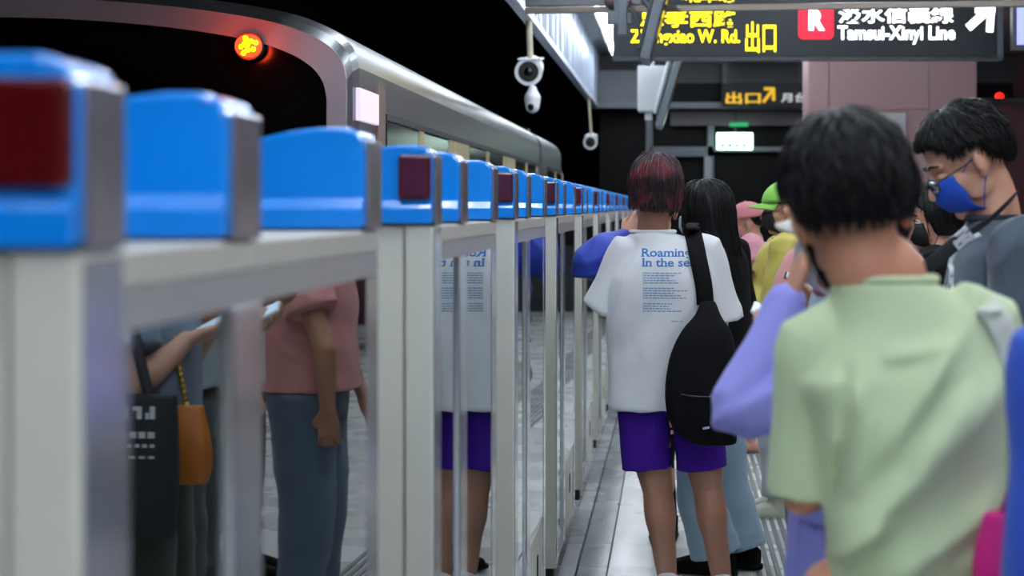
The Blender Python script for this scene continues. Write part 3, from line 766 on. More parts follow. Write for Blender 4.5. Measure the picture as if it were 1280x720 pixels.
def hand_solids(g, wr, d, nrm, side, curl=35, k=1.0, spread=6, thumb_in=20):
    """wrist, direction of the fingers, palm normal (towards which the fingers curl), thumb side vector sign"""
    d = Vector(d).normalized(); nrm = Vector(nrm); nrm = (nrm - d * nrm.dot(d)).normalized(); lat = d.cross(nrm) * side
    wr = Vector(wr)
    g.loft([(wr - d * .01 * k, lat * .026 * k, nrm * .020 * k), (wr + d * .03 * k, lat * .036 * k, nrm * .017 * k), (wr + d * .065 * k, lat * .041 * k, nrm * .014 * k), (wr + d * .092 * k, lat * .038 * k, nrm * .010 * k)], n=18, e=2.5)
    for i, (o, ln) in enumerate(((.031, .072), (.0105, .080), (-.0105, .075), (-.031, .060))):
        b = wr + d * (.086 - abs(i - 1) * .003) * k + lat * o * k; dd = (d + lat * math.tan(radians(spread * (1.5 - i) * .5))).normalized(); a = radians(curl)
        pts = [b - dd * .012]; cur = b; ang = a * .5
        pts.append(cur)
        for f, seg in enumerate((.42, .32, .26)):
            v = dd * cos(ang) + nrm * sin(ang); cur = cur + v * ln * seg * k; pts.append(cur); ang += a
        g.tube(pts, [.0092 * k, .0092 * k, .0088 * k, .0080 * k, .0068 * k], n=10, sub=2)
    a = wr + d * .022 * k + lat * .026 * k; t = radians(thumb_in)
    v1 = (d * .75 + lat * .62 + nrm * .35).normalized(); v2 = (d * .92 + lat * .15 + nrm * .5).normalized(); v3 = (d * .85 - lat * .15 + nrm * .5).normalized()
    g.tube([a - v1 * .01 * k, a + v1 * .034 * k, a + v1 * .034 * k + v2 * .03 * k, a + v1 * .034 * k + v2 * .03 * k + v3 * .025 * k], [.014 * k, .0125 * k, .010 * k, .0085 * k], n=10, sub=3)

class Person:
    def __init__(s, label, x, y, yaw, H=1.65, build=1.0, fem=False, J=None, skinm=None, group=None):
        s.o = empty('person', (x, y, 0), label, 'person', group); s.k = k = H / 1.70; s.b = build; s.skin = skinm or SK_MID; s.fem = fem
        s.R = rotm(yaw); s.base = Vector((x, y, 0))
        L = lambda a, b, c: s.base + s.R @ Vector((a * k, b * k, c * k))
        sw = .165 if fem else .185
        s.J = dict(pelvis=L(0, 0, .92), waist=L(0, .005, 1.06), chest=L(0, .0, 1.27), neck=L(0, -.015, 1.45), head=L(0, .015, 1.58),
                   shL=L(-sw, -.01, 1.39), shR=L(sw, -.01, 1.39), elL=L(-sw - .05, -.03, 1.10), elR=L(sw + .05, -.03, 1.10), wrL=L(-sw - .05, .06, .87), wrR=L(sw + .05, .06, .87),
                   hipL=L(-.09, 0, .90), hipR=L(.09, 0, .90), knL=L(-.10, .02, .49), knR=L(.10, .02, .49), anL=L(-.10, -.01, .085), anR=L(.10, -.01, .085))
        if J:
            for n_, v in J.items(): s.J[n_] = Vector(v)
        s.headM = s.R; s.L = L; s.hands = {}; s.hk = 1.0; s.lb = 1.0
    def head(s, yaw=0, pitch=0, roll=0): s.headM = rotm(yaw, pitch, roll); return s
    def hand(s, side, d, nrm, curl=35, thumb=None, **kw): s.hands[side] = (d, nrm, curl, thumb if thumb is not None else (1 if side == 'L' else -1), kw); return s
    def dirs(s): return s.R @ Vector((1, 0, 0)), s.R @ Vector((0, 1, 0))
    def body(s, size=0.006, bare_feet=False, head_neck=.056):
        J, k, b = s.J, s.k, s.b; r, f = s.dirs(); g = G(); up = Vector((0, 0, 1))
        hw = .155 if s.fem else .15
        g.loft([(J['pelvis'] - up * .06 * k, r * hw * .8 * k * b, f * .085 * k * b), (J['pelvis'], r * hw * 1.02 * k * b, f * .105 * k * b), (J['waist'], r * (.115 if s.fem else .135) * k * b, f * .088 * k * b),
                (J['chest'], r * (.13 if s.fem else .145) * k * b, f * .098 * k * b), (J['neck'] - up * .075 * k, r * .11 * k * b, f * .062 * k * b), (J['neck'] - up * .01 * k, r * .07 * k, f * .055 * k)])
        head_solids(g, J['head'], s.headM, k ** .5 * s.hk, J['neck'] + up * .005, head_neck)
        for q in 'LR':
            g.tube([J['sh' + q].lerp(J['chest'], .25), J['sh' + q], J['sh' + q].lerp(J['el' + q], .4), J['el' + q]], [.045 * k * b, .044 * k * b, .042 * k * b, .036 * k * b], n=16)
            g.tube([J['el' + q], J['el' + q].lerp(J['wr' + q], .3), J['wr' + q]], [.038 * k * b, .040 * k * b, .026 * k], n=16)
            g.tube([J['hip' + q], J['hip' + q].lerp(J['kn' + q], .4), J['kn' + q]], [.088 * k * b, .078 * k * b * s.lb, .054 * k * b * s.lb], n=18)
            kn, an = J['kn' + q], J['an' + q]; back = -f
            g.tube([kn, kn.lerp(an, .28) + back * .018 * k, kn.lerp(an, .6) + back * .008 * k, an], [.053 * k * b * s.lb, .056 * k * b * s.lb, .043 * k * b * s.lb, .033 * k * s.lb], n=18)
            g.ell(kn + f * .02 * k, (.036 * k, .036 * k, .045 * k))
            # foot
            fd = f; sc = k
            gr = Vector((an.x, an.y, an.z - .085 * k))
            g.loft([(gr - fd * .055 * sc + up * .03 * sc, r * .026 * sc, up * .028 * sc), (gr - fd * .01 * sc + up * .04 * sc, r * .034 * sc, up * .040 * sc), (gr + fd * .07 * sc + up * .028 * sc, r * .040 * sc, up * .027 * sc), (gr + fd * .15 * sc + up * .017 * sc, r * .044 * sc, up * .015 * sc), (gr + fd * .18 * sc + up * .013 * sc, r * .034 * sc, up * .010 * sc)], n=16)
            d, nrm, curl, th, kw = s.hands.get(q, (J['wr' + q] - J['el' + q], f if q == 'L' else f, 25, 1 if q == 'L' else -1, {}))
            if q not in s.hands: nrm = r if q == 'L' else -r; th = 1
            hand_solids(g, J['wr' + q], d, nrm, th, curl, k=k, **kw)
        s.bodyo = vox('body', g, s.skin, s.o, size, 2); return s
    def shirt(s, m, hem=.78, hw=.21, hd=.14, cw=.20, cd=.135, sl=0.75, sr=(.075, .085), post=None, name='shirt', size=.008, long=False, neckw=.078, shw=None, smooth=4, cuff=.045, yoke=.045, bend=None):
        J, k = s.J, s.k; r, f = s.dirs(); up = Vector((0, 0, 1)); g = G()
        hz = hem; ax = J['pelvis'] + (J['pelvis'] - J['waist']) * 0.0; axis = Vector((ax.x, ax.y, hz))
        sm = (J['shL'] + J['shR']) / 2; shr = (J['shR'] - J['shL']); shv = shr * .5; shn = shv.normalized()
        w_ = shw or shv.length
        g.loft([(axis, r * hw, f * hd), (axis.lerp(J['waist'], .6), r * (hw * .97), f * hd * .98), (J['waist'].lerp(J['chest'], .5), r * (hw * .5 + cw * .5) , f * (hd + cd) * .5), (J['chest'], r * cw, f * cd),
                (sm - up * .035, shn * w_, f * cd * .88), (sm + up * (yoke * .35), shn * w_ * .78, f * cd * .68), (J['neck'] - up * .004, r * neckw, f * neckw * .92)], n=36)
        for q in 'LR':
            a, e, wv = J['sh' + q], J['el' + q], J['wr' + q]
            st0 = a.lerp(J['chest'], .3)
            if long: g.tube([st0, a, a.lerp(e, .5), e, e.lerp(wv, .5), wv - (wv - e).normalized() * .01], [sr[0], sr[0], sr[0] * .92, sr[1], sr[1] * .88, cuff], n=20)
            else: g.tube([st0, a, a.lerp(e, sl * .5), a.lerp(e, sl)], [sr[0] * .95, sr[0], (sr[0] + sr[1]) / 2, sr[1]], n=20, cap=False)
        s.shirto = vox(name, g, m, s.o, size, smooth, post)
        return s.shirto
    def legs(s, m, frac=2.0, r0=.10, r1=.075, r2=.065, post=None, name='trousers', size=.008, top=1.0, hw=.165, smooth=3):
        """frac 2 = to the ankle, below 1 = shorts reaching that share of the thigh"""
        J, k = s.J, s.k; r, f = s.dirs(); up = Vector((0, 0, 1)); g = G()
        g.loft([(J['pelvis'] - up * .10, r * hw * .86, f * r0), (J['pelvis'], r * hw, f * .125 * s.b), (Vector((J['waist'].x, J['waist'].y, top)), r * hw * .88, f * .11 * s.b)])
        for q in 'LR':
            h, kn, an = J['hip' + q], J['kn' + q], J['an' + q]
            if frac <= 1: g.tube([h, h.lerp(kn, frac * .5), h.lerp(kn, frac)], [r0, (r0 + r1) * .5, r1], n=22, cap=False)
            else: g.tube([h, h.lerp(kn, .5), kn, kn.lerp(an, .5), an.lerp(kn, 2 - frac)], [r0, (r0 + r1) * .5, r1, (r1 + r2) * .5, r2], n=22, cap=False)
        return vox(name, g, m, s.o, size, smooth, post)
    def shoes(s, m, sole, which='LR', top=.115):
        J, k = s.J, s.k; r, f = s.dirs(); up = Vector((0, 0, 1))
        for q in which:
            an = J['an' + q]; gr = Vector((an.x, an.y, an.z - .085 * k))
            g = G(); g.loft([(gr - f * .075 + up * .045, r * .030, up * .035), (gr - f * .02 + up * .055, r * .040, up * .055), (gr + f * .06 + up * .045, r * .045, up * .042), (gr + f * .14 + up * .032, r * .048, up * .028), (gr + f * .195 + up * .026, r * .036, up * .018)], n=20)
            g.tube([gr + up * .06, gr + up * top], [.046, .048], n=18, cap=False)
            sh = vox('shoe', g, m, s.o, .006, 2)
            g = G(); g.loft([(gr + f * (-.085 + .0) + up * .012, r * .02, up * .012), (gr - f * .06 + up * .012, r * .036, up * .013), (gr + f * .05 + up * .012, r * .044, up * .013), (gr + f * .15 + up * .012, r * .050, up * .013), (gr + f * .21 + up * .014, r * .03, up * .010)], n=16, e=3)
            g.obj('sole', sole, sh, smooth=True)
            g = G()
            for i in range(5):
                t = .015 + i * .022; zc = .098 - i * .010; g.tube([gr + f * t + r * .024 + up * (zc - .006), gr + f * (t + .006) + up * (zc + .003), gr + f * t - r * .024 + up * (zc - .006)], .003, n=6)
            g.obj('laces', sole, sh, smooth=True)
    def hair(s, style='short', m=None, **kw): return hair(s.o, s.J['head'], s.headM, s.k ** .5 * s.hk, style, m, **kw)
    def face(s, **kw): face_parts(s.o, s.J['head'], s.headM, s.k ** .5 * s.hk, **kw)
    def P(s, x, y, z): return s.J['head'] + s.headM @ (Vector((x, y, z)) * s.k ** .5 * s.hk)
    def mask(s, m, loop=True, bulge=.0):
        g = G(); NU, NV = 14, 10; rows = []
        for j in range(NV + 1):
            v = j / NV; z = -.006 - v * .112; row = []
            hwid = 72 - 20 * abs(v - .45)
            for i in range(NU + 1):
                a = radians(-hwid + 2 * hwid * i / NU); ca = cos(a)
                fr = .112 - .03 * (v - .3) ** 2 * 4 - max(0, v - .75) * .10
                rx = .069 - .022 * max(0, v - .35)
                pl_ = .0016 * sin(v * pi * 6)
                row.append(s.P(rx * sin(a) * 1.0, .012 + (fr - .012 + pl_ + bulge) * (ca ** .85 if ca > 0 else 0), z))
            rows.append(row)
        V = [p for r_ in rows for p in r_]; F = []
        for j in range(NV):
            for i in range(NU): F.append((j * (NU + 1) + i, j * (NU + 1) + i + 1, (j + 1) * (NU + 1) + i + 1, (j + 1) * (NU + 1) + i))
        o = mk('mask', V, F, m, s.o, smooth=True)
        sd = o.modifiers.new('s', 'SOLIDIFY'); sd.thickness = .0025; sd.offset = 1
        if loop:
            for sg_ in (-1, 1):
                g = G().tube([s.P(sg_ * .066, .036, -.012), s.P(sg_ * .081, .012, .006), s.P(sg_ * .086, -.014, .012)], .0014, n=6)
                g.tube([s.P(sg_ * .060, .032, -.108), s.P(sg_ * .076, .008, -.06), s.P(sg_ * .084, -.016, -.030)], .0014, n=6)
                g.obj('ear_loop', m, o, smooth=True)
        return o
    def cap_hat(s, m, brim=True, yaw=0, bx=.072):
        R = []; NU = 36
        for j in range(1, 11):
            t = radians(88 * j / 10); r_ = []
            for i in range(NU):
                p = radians(360 * i / NU); r_.append(s.P(.097 * sin(t) * sin(p), -.012 + .117 * sin(t) * cos(p), .030 + .105 * cos(t)))
            R.append(r_)
        R.append([s.P(.085 * sin(radians(360 * i / NU)), -.012 + .105 * cos(radians(360 * i / NU)), .036) for i in range(NU)])
        h = G().rings(R).obj('cap', m, s.o, smooth=True)
        if brim:
            a, b = [], []
            for i in range(13):
                t = radians(-62 + 124 * i / 12); x = .093 * sin(t); y0 = -.012 + .112 * cos(t)
                ext = bx * cos(t * 1.35) if abs(t * 1.35) < pi / 2 else 0
                a.append((x * .95, y0 - .02, .036 - .0)); b.append((x * 1.02, y0 + ext, .024 - 4.0 * x * x))
            V = []
            for dz in (0, .005):
                V += [s.P(x, y, z + dz) for x, y, z in a] + [s.P(x, y, z + dz) for x, y, z in b]
            n = 13; F = []
            for i in range(n - 1):
                F += [(i, i + 1, n + i + 1, n + i), (2 * n + i, 3 * n + i, 3 * n + i + 1, 2 * n + i + 1), (n + i, n + i + 1, 3 * n + i + 1, 3 * n + i), (i, 2 * n + i, 2 * n + i + 1, i + 1)]
            F += [(0, n, 3 * n, 2 * n), (n - 1, 3 * n - 1, 4 * n - 1, 2 * n - 1)]
            mk('brim', V, F, m, h, smooth=True)
        G().ell(s.P(0, -.012, .136), (.007, .007, .004)).obj('button', m, h, smooth=True)
        return h

def conform(V, F, name, m, parent, target, lift=.0015, direction=Vector((0, 1, 0))):
    """lay a flat print onto a surface along a direction"""
    off = world_of(target); me = target.data
    bv = BVHTree.FromPolygons([v.co + off for v in me.vertices], [tuple(p.vertices) for p in me.polygons])
    out = []
    for v in V:
        h = bv.ray_cast(v - direction * .6, direction)
        out.append((h[0] - direction * lift) if h[0] is not None else v)
    return mk(name, out, F, m, parent)

def strap(name, target, pts, width, m, parent, lift=.004, thick=.004, samples=40, direction=Vector((0, 1, 0)), up=None):
    """a strap laid over a garment; pts are in the plane the ray is cast from"""
    off = world_of(target); me = target.data
    bv = BVHTree.FromPolygons([v.co + off for v in me.vertices], [tuple(p.vertices) for p in me.polygons])
    g = G(); P = []
    tot = len(pts) - 1
    for i in range(samples + 1):
        t = i / samples * tot; k = min(int(t), tot - 1); u = t - k
        p0 = pts[max(k - 1, 0)]; p1 = pts[k]; p2 = pts[k + 1]; p3 = pts[min(k + 2, tot)]
        P.append(0.5 * ((2 * p1) + (p2 - p0) * u + (2 * p0 - 5 * p1 + 4 * p2 - p3) * u * u + (3 * p1 - p0 - 3 * p2 + p3) * u ** 3))
    R = []
    for i, p in enumerate(P):
        t = (P[min(i + 1, len(P) - 1)] - P[max(i - 1, 0)]).normalized(); side = t.cross(direction).normalized() * width / 2
        row = []
        for q in (-1, -.33, .33, 1):
            x = p + side * q; h = bv.ray_cast(x - direction * .6, direction)
            row.append(((h[0] if h[0] is not None else None), x))
        R.append(row)
    # fill misses with neighbours' depth
    rr = []
    last = next((h.dot(direction) for row in R for h, x in row if h is not None), 0)
    for row in R:
        new = []
        for h, x in row:
            if h is None:
                d = last
                h = x - direction * (x.dot(direction)) + direction * d
            else: last = h.dot(direction)
            new.append(h)
        rr.append(new)
    S = []
    for row in rr:
        lo = [h - direction * lift for h in row]; hi = [h - direction * (lift + thick) for h in row]
        S.append(lo + hi[::-1])
    return g.rings(S).obj(name, m, parent, smooth=True)

def phone(c, d, nrm, label, m=None, screen=True):
    c = Vector(c); d = Vector(d).normalized(); nrm = Vector(nrm); nrm = (nrm - d * nrm.dot(d)).normalized(); lat = d.cross(nrm)
    o = empty('phone', c, label, 'phone')
    G().obox(c, lat * .036, d * .075, nrm * .004).obj('case', m or M['dkgrey'], o, bevel=.003)
    G().obox(c + nrm * .0045, lat * .033, d * .070, nrm * .0006).obj('screen', emi('phone_screen', '#a8c4d8', .6) if screen else M['window'], o)
    return o
# ---------------------------------------------------------------- the person in the white T-shirt
WHITE_T = cloth('white_cotton', '#d9dde0', bump=.12); PURPLE = cloth('purple_cloth', '#3a1585'); BLACKC = cloth('black_cloth', '#08080a'); SOLE = mat('white_rubber', '#d8d8d4', .5)
s = 345
w_ = lambda x, y, d=0: W(x, y, s, d)
p1 = Person('person seen from behind in a white printed T-shirt and purple shorts, with dark red hair', -0.02, FP / s, 0, H=1.63, build=.93, skinm=skin('tan_leg_skin', '#9b705c'),
    J=dict(pelvis=w_(837, 478), waist=w_(835, 430), chest=w_(831, 352), neck=w_(816, 290), head=w_(819, 238), shL=w_(786, 314), shR=w_(880, 314), elL=w_(757, 388, .03), wrL=w_(782, 352, .27),
           elR=w_(899, 402, .02), wrR=w_(878, 370, .14), hipL=w_(802, 500), hipR=w_(869, 500), knL=w_(822, 612), knR=w_(885, 612), anL=w_(834, 722, .02), anR=w_(902, 722, -.02)))
p1.head(2, 4, 4)
p1.lb = 1.16
p1.body(.0055)
p1.hair('bob', HAIR_RED, n=620, seed=3); p1.face()
sh1 = p1.shirt(WHITE_T, hem=.695, hw=.222, hd=.150, cw=.205, cd=.150, sl=1.0, sr=(.070, .090), post=folds(.016, 70, 10, 2.0, 3, .12), shw=.175, neckw=.085)
def rib(person, m, c, rx, ry, t=.008):
    r, f = person.dirs(); R = []
    pts = [Vector(c) + r * rx * cos(2 * pi * i / 28) + f * ry * sin(2 * pi * i / 28) for i in range(29)]
    return G().tube(pts, t, n=8, sub=1).obj('collar', m, person.o, smooth=True)
rib(p1, WHITE_T, p1.J['neck'] + Vector((0, 0, .002)), .080, .074, .007)
keep = {q: p1.J[q].copy() for q in ('hipL', 'hipR', 'knL', 'knR')}
for q, px in (('hipL', 803), ('hipR', 870), ('knL', 811), ('knR', 880)): p1.J[q].x = (px - VX) / s
p1.legs(PURPLE, .76, .094, .0905, name='shorts', top=.80, post=folds(.004, 80, 12, 2, 5), hw=.165, smooth=2, size=.005)
p1.J.update(keep)
p1.shoes(mat('white_shoe', '#d5d5d2', .6), SOLE, top=.078)
INK = mat('blue_print', '#2f6dae', .7, vary=0); INK2 = mat('faded_blue_print', '#7f9fc4', .7, vary=0)
def serifed(body, width, height):
    V, F = text_mesh(body, 1.0, bold=.018)
    from collections import Counter
    ec = Counter()
    for f in F:
        for a, b in zip(f, f[1:] + f[:1]): ec[(min(a, b), max(a, b))] += 1
    add = []
    for (a, b), n_ in ec.items():
        if n_ == 1:
            A, B = V[a], V[b]
            if abs(A.y - B.y) < .004 and .05 < abs(A.x - B.x) < .19 and (abs(A.y) < .04 or abs(A.y - .74) < .06 or abs(A.y - .56) < .03):
                x0_, x1_ = min(A.x, B.x), max(A.x, B.x); up = A.y > .3
                e_ = .055; y0_, y1_ = (A.y - .075, A.y) if up else (A.y, A.y + .075)
                add.append((x0_ - e_, x1_ + (0 if up else e_), y0_, y1_))
    for a, b, c, d in add:
        n_ = len(V); V += [Vector((a, c, 0)), Vector((b, c, 0)), Vector((b, d, 0)), Vector((a, d, 0))]; F.append((n_, n_ + 1, n_ + 2, n_ + 3))
    k = width / max(v.x for v in V); kz = height / .74
    return [Vector((v.x * k, v.y * kz, 0)) for v in V], F
for body, a, b, base, h in (('Roaming', 803, 863, 319.5, 10.5), ('In the sea', 804, 869, 331.5, 10.5)):
    V, F = serifed(body, (b - a) / s, h / s); o3 = w_(a, base)
    V = [o3 + Vector((v.x, 0, v.y)) for v in V]; conform(V, F, 'print', INK, p1.o, sh1)
g = G(); rnd = random.Random(2)
V, F = [], []
def dash(x0_, x1_, y0_, y1_):
    n_ = len(V); V.extend([w_(x0_, y1_), w_(x1_, y1_), w_(x1_, y0_), w_(x0_, y0_)]); F.append((n_, n_ + 1, n_ + 2, n_ + 3))
for y0_, rows, wd in ((339, 5, 47), (357.5, 5, 58), (376.5, 4, 52)):
    for i in range(rows):
        x = 806; xe = 806 + wd * rnd.uniform(.55, 1.0)
        while x < xe:
            l_ = rnd.uniform(2, 6); dash(x, min(x + l_, xe), y0_ + i * 3.0, y0_ + i * 3.0 + 1.5); x += l_ + 1.0
    dash(804.6, 805.4, y0_ - .5, y0_ + rows * 3.0)
conform(V, F, 'print', INK2, p1.o, sh1)
V, F = [], []; dash(839, 853, 398, 399.2); conform(V, F, 'print', INK2, p1.o, sh1)

# black sling bag on the right shoulder
bagm = cloth('black_nylon', '#08080b', bump=.1)
o = empty('sling_bag', w_(880, 540, -.2), 'large soft black sling bag hanging from the right shoulder over the white T-shirt', 'bag')
g = G()
sec = [(374, 883, 9, -.16), (390, 883, 16, -.18), (408, 881, 29, -.20), (436, 878, 39, -.21), (475, 875, 43, -.22), (508, 876, 42, -.22), (530, 882, 37, -.21), (546, 890, 28, -.20)]
g.loft([(w_(cx, y, d), Vector((hw / s, 0, 0)), Vector((0, .02 + .035 * min(1, hw / 40), 0))) for y, cx, hw, d in sec], n=30)
bg = vox('bag_body', g, bagm, o, .006, 3, folds(.006, 75, 12, 2.5, 8))
strap('strap', sh1, [w_(864, 283), w_(868, 300), w_(874, 330), w_(879, 355), w_(881, 378)], .062, bagm, o, lift=.006, thick=.006)
G().tube([w_(866, 285, -.03), w_(866, 281, .04), w_(868, 292, .12)], .026, n=12, flat=.3, side=(1, 0, 0)).obj('strap_top', bagm, o, smooth=True)
G().obox(w_(881, 524, -.275), (.012, 0, .002), (0, .003, 0), (0, 0, .004)).obj('zip_pull', M['chrome'], o)
g = G().tube([w_(846, 483, -.262), w_(862, 485, -.288), w_(882, 486, -.292), w_(904, 486, -.275)], .0022, n=6); g.obj('seam', mat('grey_seam', '#3a3a40', .6), o, smooth=True)

# ---------------------------------------------------------------- blue sleeve person in front of them
s = 296; BLUEJ = cloth('royal_blue_jacket', '#12309c', bump=.1, rough=.6)
p = Person('person in a royal blue jacket with a raised bent arm, hidden behind the white T-shirt', W(815, 0, s).x, FP / s, 0, H=1.56, skinm=SK_MID,
    J=dict(pelvis=w_(818, 470), waist=w_(820, 430), chest=w_(820, 350), neck=w_(822, 302), head=w_(822, 262), shL=w_(788, 318), shR=w_(862, 322), elL=w_(741, 336, .0), wrL=w_(782, 296, -.02),
           elR=w_(868, 400), wrR=w_(840, 400, .2), hipL=w_(811, 490), hipR=w_(832, 490), knL=w_(817, 575), knR=w_(827, 575), anL=w_(825, 658), anR=w_(834, 658, .06)))
p.hand('L', (.6, .15, .8), (.2, 1, 0), 30)
p.body(.006); p.hair('short', n=120); p.face()
p.shirt(BLUEJ, hem=.86, hw=.14, hd=.12, cw=.14, cd=.12, long=True, sr=(.080, .098), cuff=.035, post=folds(.012, 50, 11, 3, 1), name='jacket')
p.legs(BLACKC, 2, .08, .055, .043, hw=.12)
p.shoes(BLACKC, BLACKC)

# ---------------------------------------------------------------- black hair and jeans
s = 322; JEANS = cloth('light_blue_denim', '#8ba6b8', vary=.12); 
p = Person('person with long black hair and black top in pale wide jeans, beside the white T-shirt', W(890, 0, s).x, FP / s + .0, 60, H=1.53, fem=True, skinm=SK_PALE,
    J=dict(head=w_(880, 266), neck=w_(886, 308), chest=w_(890, 352), waist=w_(892, 425), pelvis=w_(890, 475), hipL=w_(880, 495, -.05), hipR=w_(898, 495, .07), knL=w_(872, 610, -.06), knR=w_(908, 600, .08), anL=w_(895, 690, -.06), anR=w_(928, 690, .08)))
p.head(62, 6, 0); p.body(.006); p.hair('long', n=380, seed=5); p.face(); p.mask(mat('pale_mask', '#b9bfca', .8))
p.shirt(BLACKC, hem=.80, hw=.17, hd=.14, cw=.165, cd=.13, long=True, sr=(.07, .065), cuff=.05, post=folds(.004, 60, 12, 3, 2), name='top')
p.legs(JEANS, 1.99, .10, .085, .100, post=folds(.006, 20, 12, 3, 6), name='jeans')
p.shoes(BLACKC, BLACKC)

# ---------------------------------------------------------------- pink cap
s = 215; PINK = cloth('pink_cloth', '#d795a4'); 
p = Person('person in a pink cap, pink top and mask facing the gates, farthest in the queue', W(936, 0, s).x, FP / s, 90, H=1.47, fem=True, skinm=SK_MID,
    J=dict(head=w_(933, 279), neck=w_(942, 302)))
b0 = p.J; p.J['elL'] = w_(940, 345, -.18); p.J['wrL'] = w_(918, 335, -.14); p.J['elR'] = w_(940, 345, .16); p.J['wrR'] = w_(918, 340, .1)
p.head(88, 8); p.hand('L', (-.8, .3, .2), (0, .3, 1), 40); p.body(.006); p.hair('crop', n=60, th=.003); p.face(); p.cap_hat(cloth('dusty_pink_cap', '#c97d84'), brim=False)
p.mask(mat('lilac_mask', '#9fa6cc', .8))
p.shirt(PINK, hem=.80, hw=.17, hd=.14, cw=.165, cd=.14, sl=.5, post=folds(.005, 60, 12, 3, 2))
p.legs(cloth('beige_cropped_trousers', '#8d8478'), 1.75, .09, .075, .07)
r_, f_ = p.dirs()
for q in 'LR':
    an = p.J['an' + q]; gr = Vector((an.x, an.y, 0)); g = G()
    g.loft([(gr + f_ * -.07 + Vector((0, 0, .006)), r_ * .03, Vector((0, 0, .008))), (gr + f_ * .05 + Vector((0, 0, .006)), r_ * .042, Vector((0, 0, .009))), (gr + f_ * .19 + Vector((0, 0, .006)), r_ * .04, Vector((0, 0, .008)))], n=14, e=3)
    sd = g.obj('sandal', M['dkgrey'], p.o, smooth=True)
    G().tube([gr + f_ * .09 + r_ * .045 + Vector((0, 0, .015)), gr + f_ * .10 + Vector((0, 0, .058)), gr + f_ * .09 - r_ * .045 + Vector((0, 0, .015))], .010, n=8).obj('sandal_strap', M['dkgrey'], sd, smooth=True)

# ---------------------------------------------------------------- green cap, yellow jacket
s = 272; YEL = cloth('mustard_jacket', '#b9ab4a', vary=.08, rough=.6)
p = Person('person in a lime green cap, black mask and mustard yellow jacket with folded arms', W(978, 0, s).x, FP / s, 90, H=1.56, skinm=SK_MID,
    J=dict(head=w_(980, 261), neck=w_(985, 298), chest=w_(980, 345)))
p.J['shL'] = w_(982, 312, -.17); p.J['shR'] = w_(980, 312, .17)
p.J['elL'] = w_(965, 385, -.20); p.J['wrL'] = w_(930, 362, -.02); p.J['elR'] = w_(955, 385, .2); p.J['wrR'] = w_(932, 350, -.0)
p.J['anL'] = w_(972, 628, -.05); p.J['knL'] = w_(968, 520, -.04)
p.head(88, 6); p.hand('L', (-.3, .9, .1), (1, 0, 0), 35); p.body(.006); p.hair('short', n=120, th=.003); p.face(); p.mask(mat('black_mask', '#0c0c0e', .7))
ch = p.cap_hat(cloth('lime_cap', '#7cb64a'))
p.shirt(YEL, hem=.82, hw=.18, hd=.16, cw=.18, cd=.15, long=True, sr=(.085, .075), cuff=.045, post=folds(.010, 40, 12, 3, 4, .3), name='jacket')
g = G().tube([p.J['neck'] + Vector((-.075, -.02, -.03)), p.J['neck'] + Vector((-.03, -.075, .01)), p.J['neck'] + Vector((.05, -.07, .035)), p.J['neck'] + Vector((.08, 0, .04))], .022, n=12, flat=.6); g.obj('collar', YEL, p.o, smooth=True)
p.legs(cloth('pale_wide_trousers', '#a6adb0'), 1.9, .095, .08, .075, post=folds(.005, 70, 12, 3, 6))
p.shoes(mat('cream_sneaker', '#c8ccb8', .6, bump=.2), SOLE)

# ---------------------------------------------------------------- lavender sleeves
s = 712; LAV = cloth('lavender_cloth', '#8f8fdc', vary=.05, bump=.1)
p = Person('person in lavender and a white cap, bent arm raised, behind the green T-shirt', W(1072, 0, s).x, FP / s, 90, H=1.52, fem=True, skinm=SK_MID,
    J=dict(head=w_(1064, 292), neck=w_(1080, 378, .01), chest=w_(1072, 480), shL=w_(1052, 468, -.10), shR=w_(1090, 440, .13), elL=w_(914, 506, -.13), wrL=w_(984, 372, -.04), elR=w_(1040, 540, .20), wrR=w_(1000, 440, .08)))
p.head(62, 4); p.hand('L', (.36, .1, .93), (1, .15, -.3), 38, thumb=1); p.hand('R', (-.5, -.6, .5), (-.3, 0, 1), 50); p.body(.0045)
p.hair('short', n=200, seed=9, th=.004); p.face(); p.cap_hat(cloth('white_cap', '#dcdad2'), bx=.05); p.mask(M['white'])
p.shirt(LAV, hem=.88, hw=.15, hd=.11, cw=.15, cd=.11, long=True, sr=(.048, .043), cuff=.035, post=folds(.009, 30, 14, 3, 4, .2), size=.007, name='top')
r_, f_ = p.dirs()
g = G(); ctr = Vector((p.J['pelvis'].x, p.J['pelvis'].y, 0)); R = []
for z, rw, rd in ((.98, .12, .10), (.85, .14, .115), (.6, .155, .13), (.3, .18, .16), (.22, .185, .165)):
    R.append([ctr + Vector((0, 0, z)) + r_ * ((rw + .008 * sin(i * pi / 2) * (1 - z)) * cos(2 * pi * i / 96)) + f_ * ((rd + .010 * sin(i * pi / 2)) * sin(2 * pi * i / 96)) for i in range(96)])
g.rings(R).obj('skirt', LAV, p.o, smooth=True)
p.shoes(mat('white_shoe_2', '#d0d0cc', .6), SOLE)

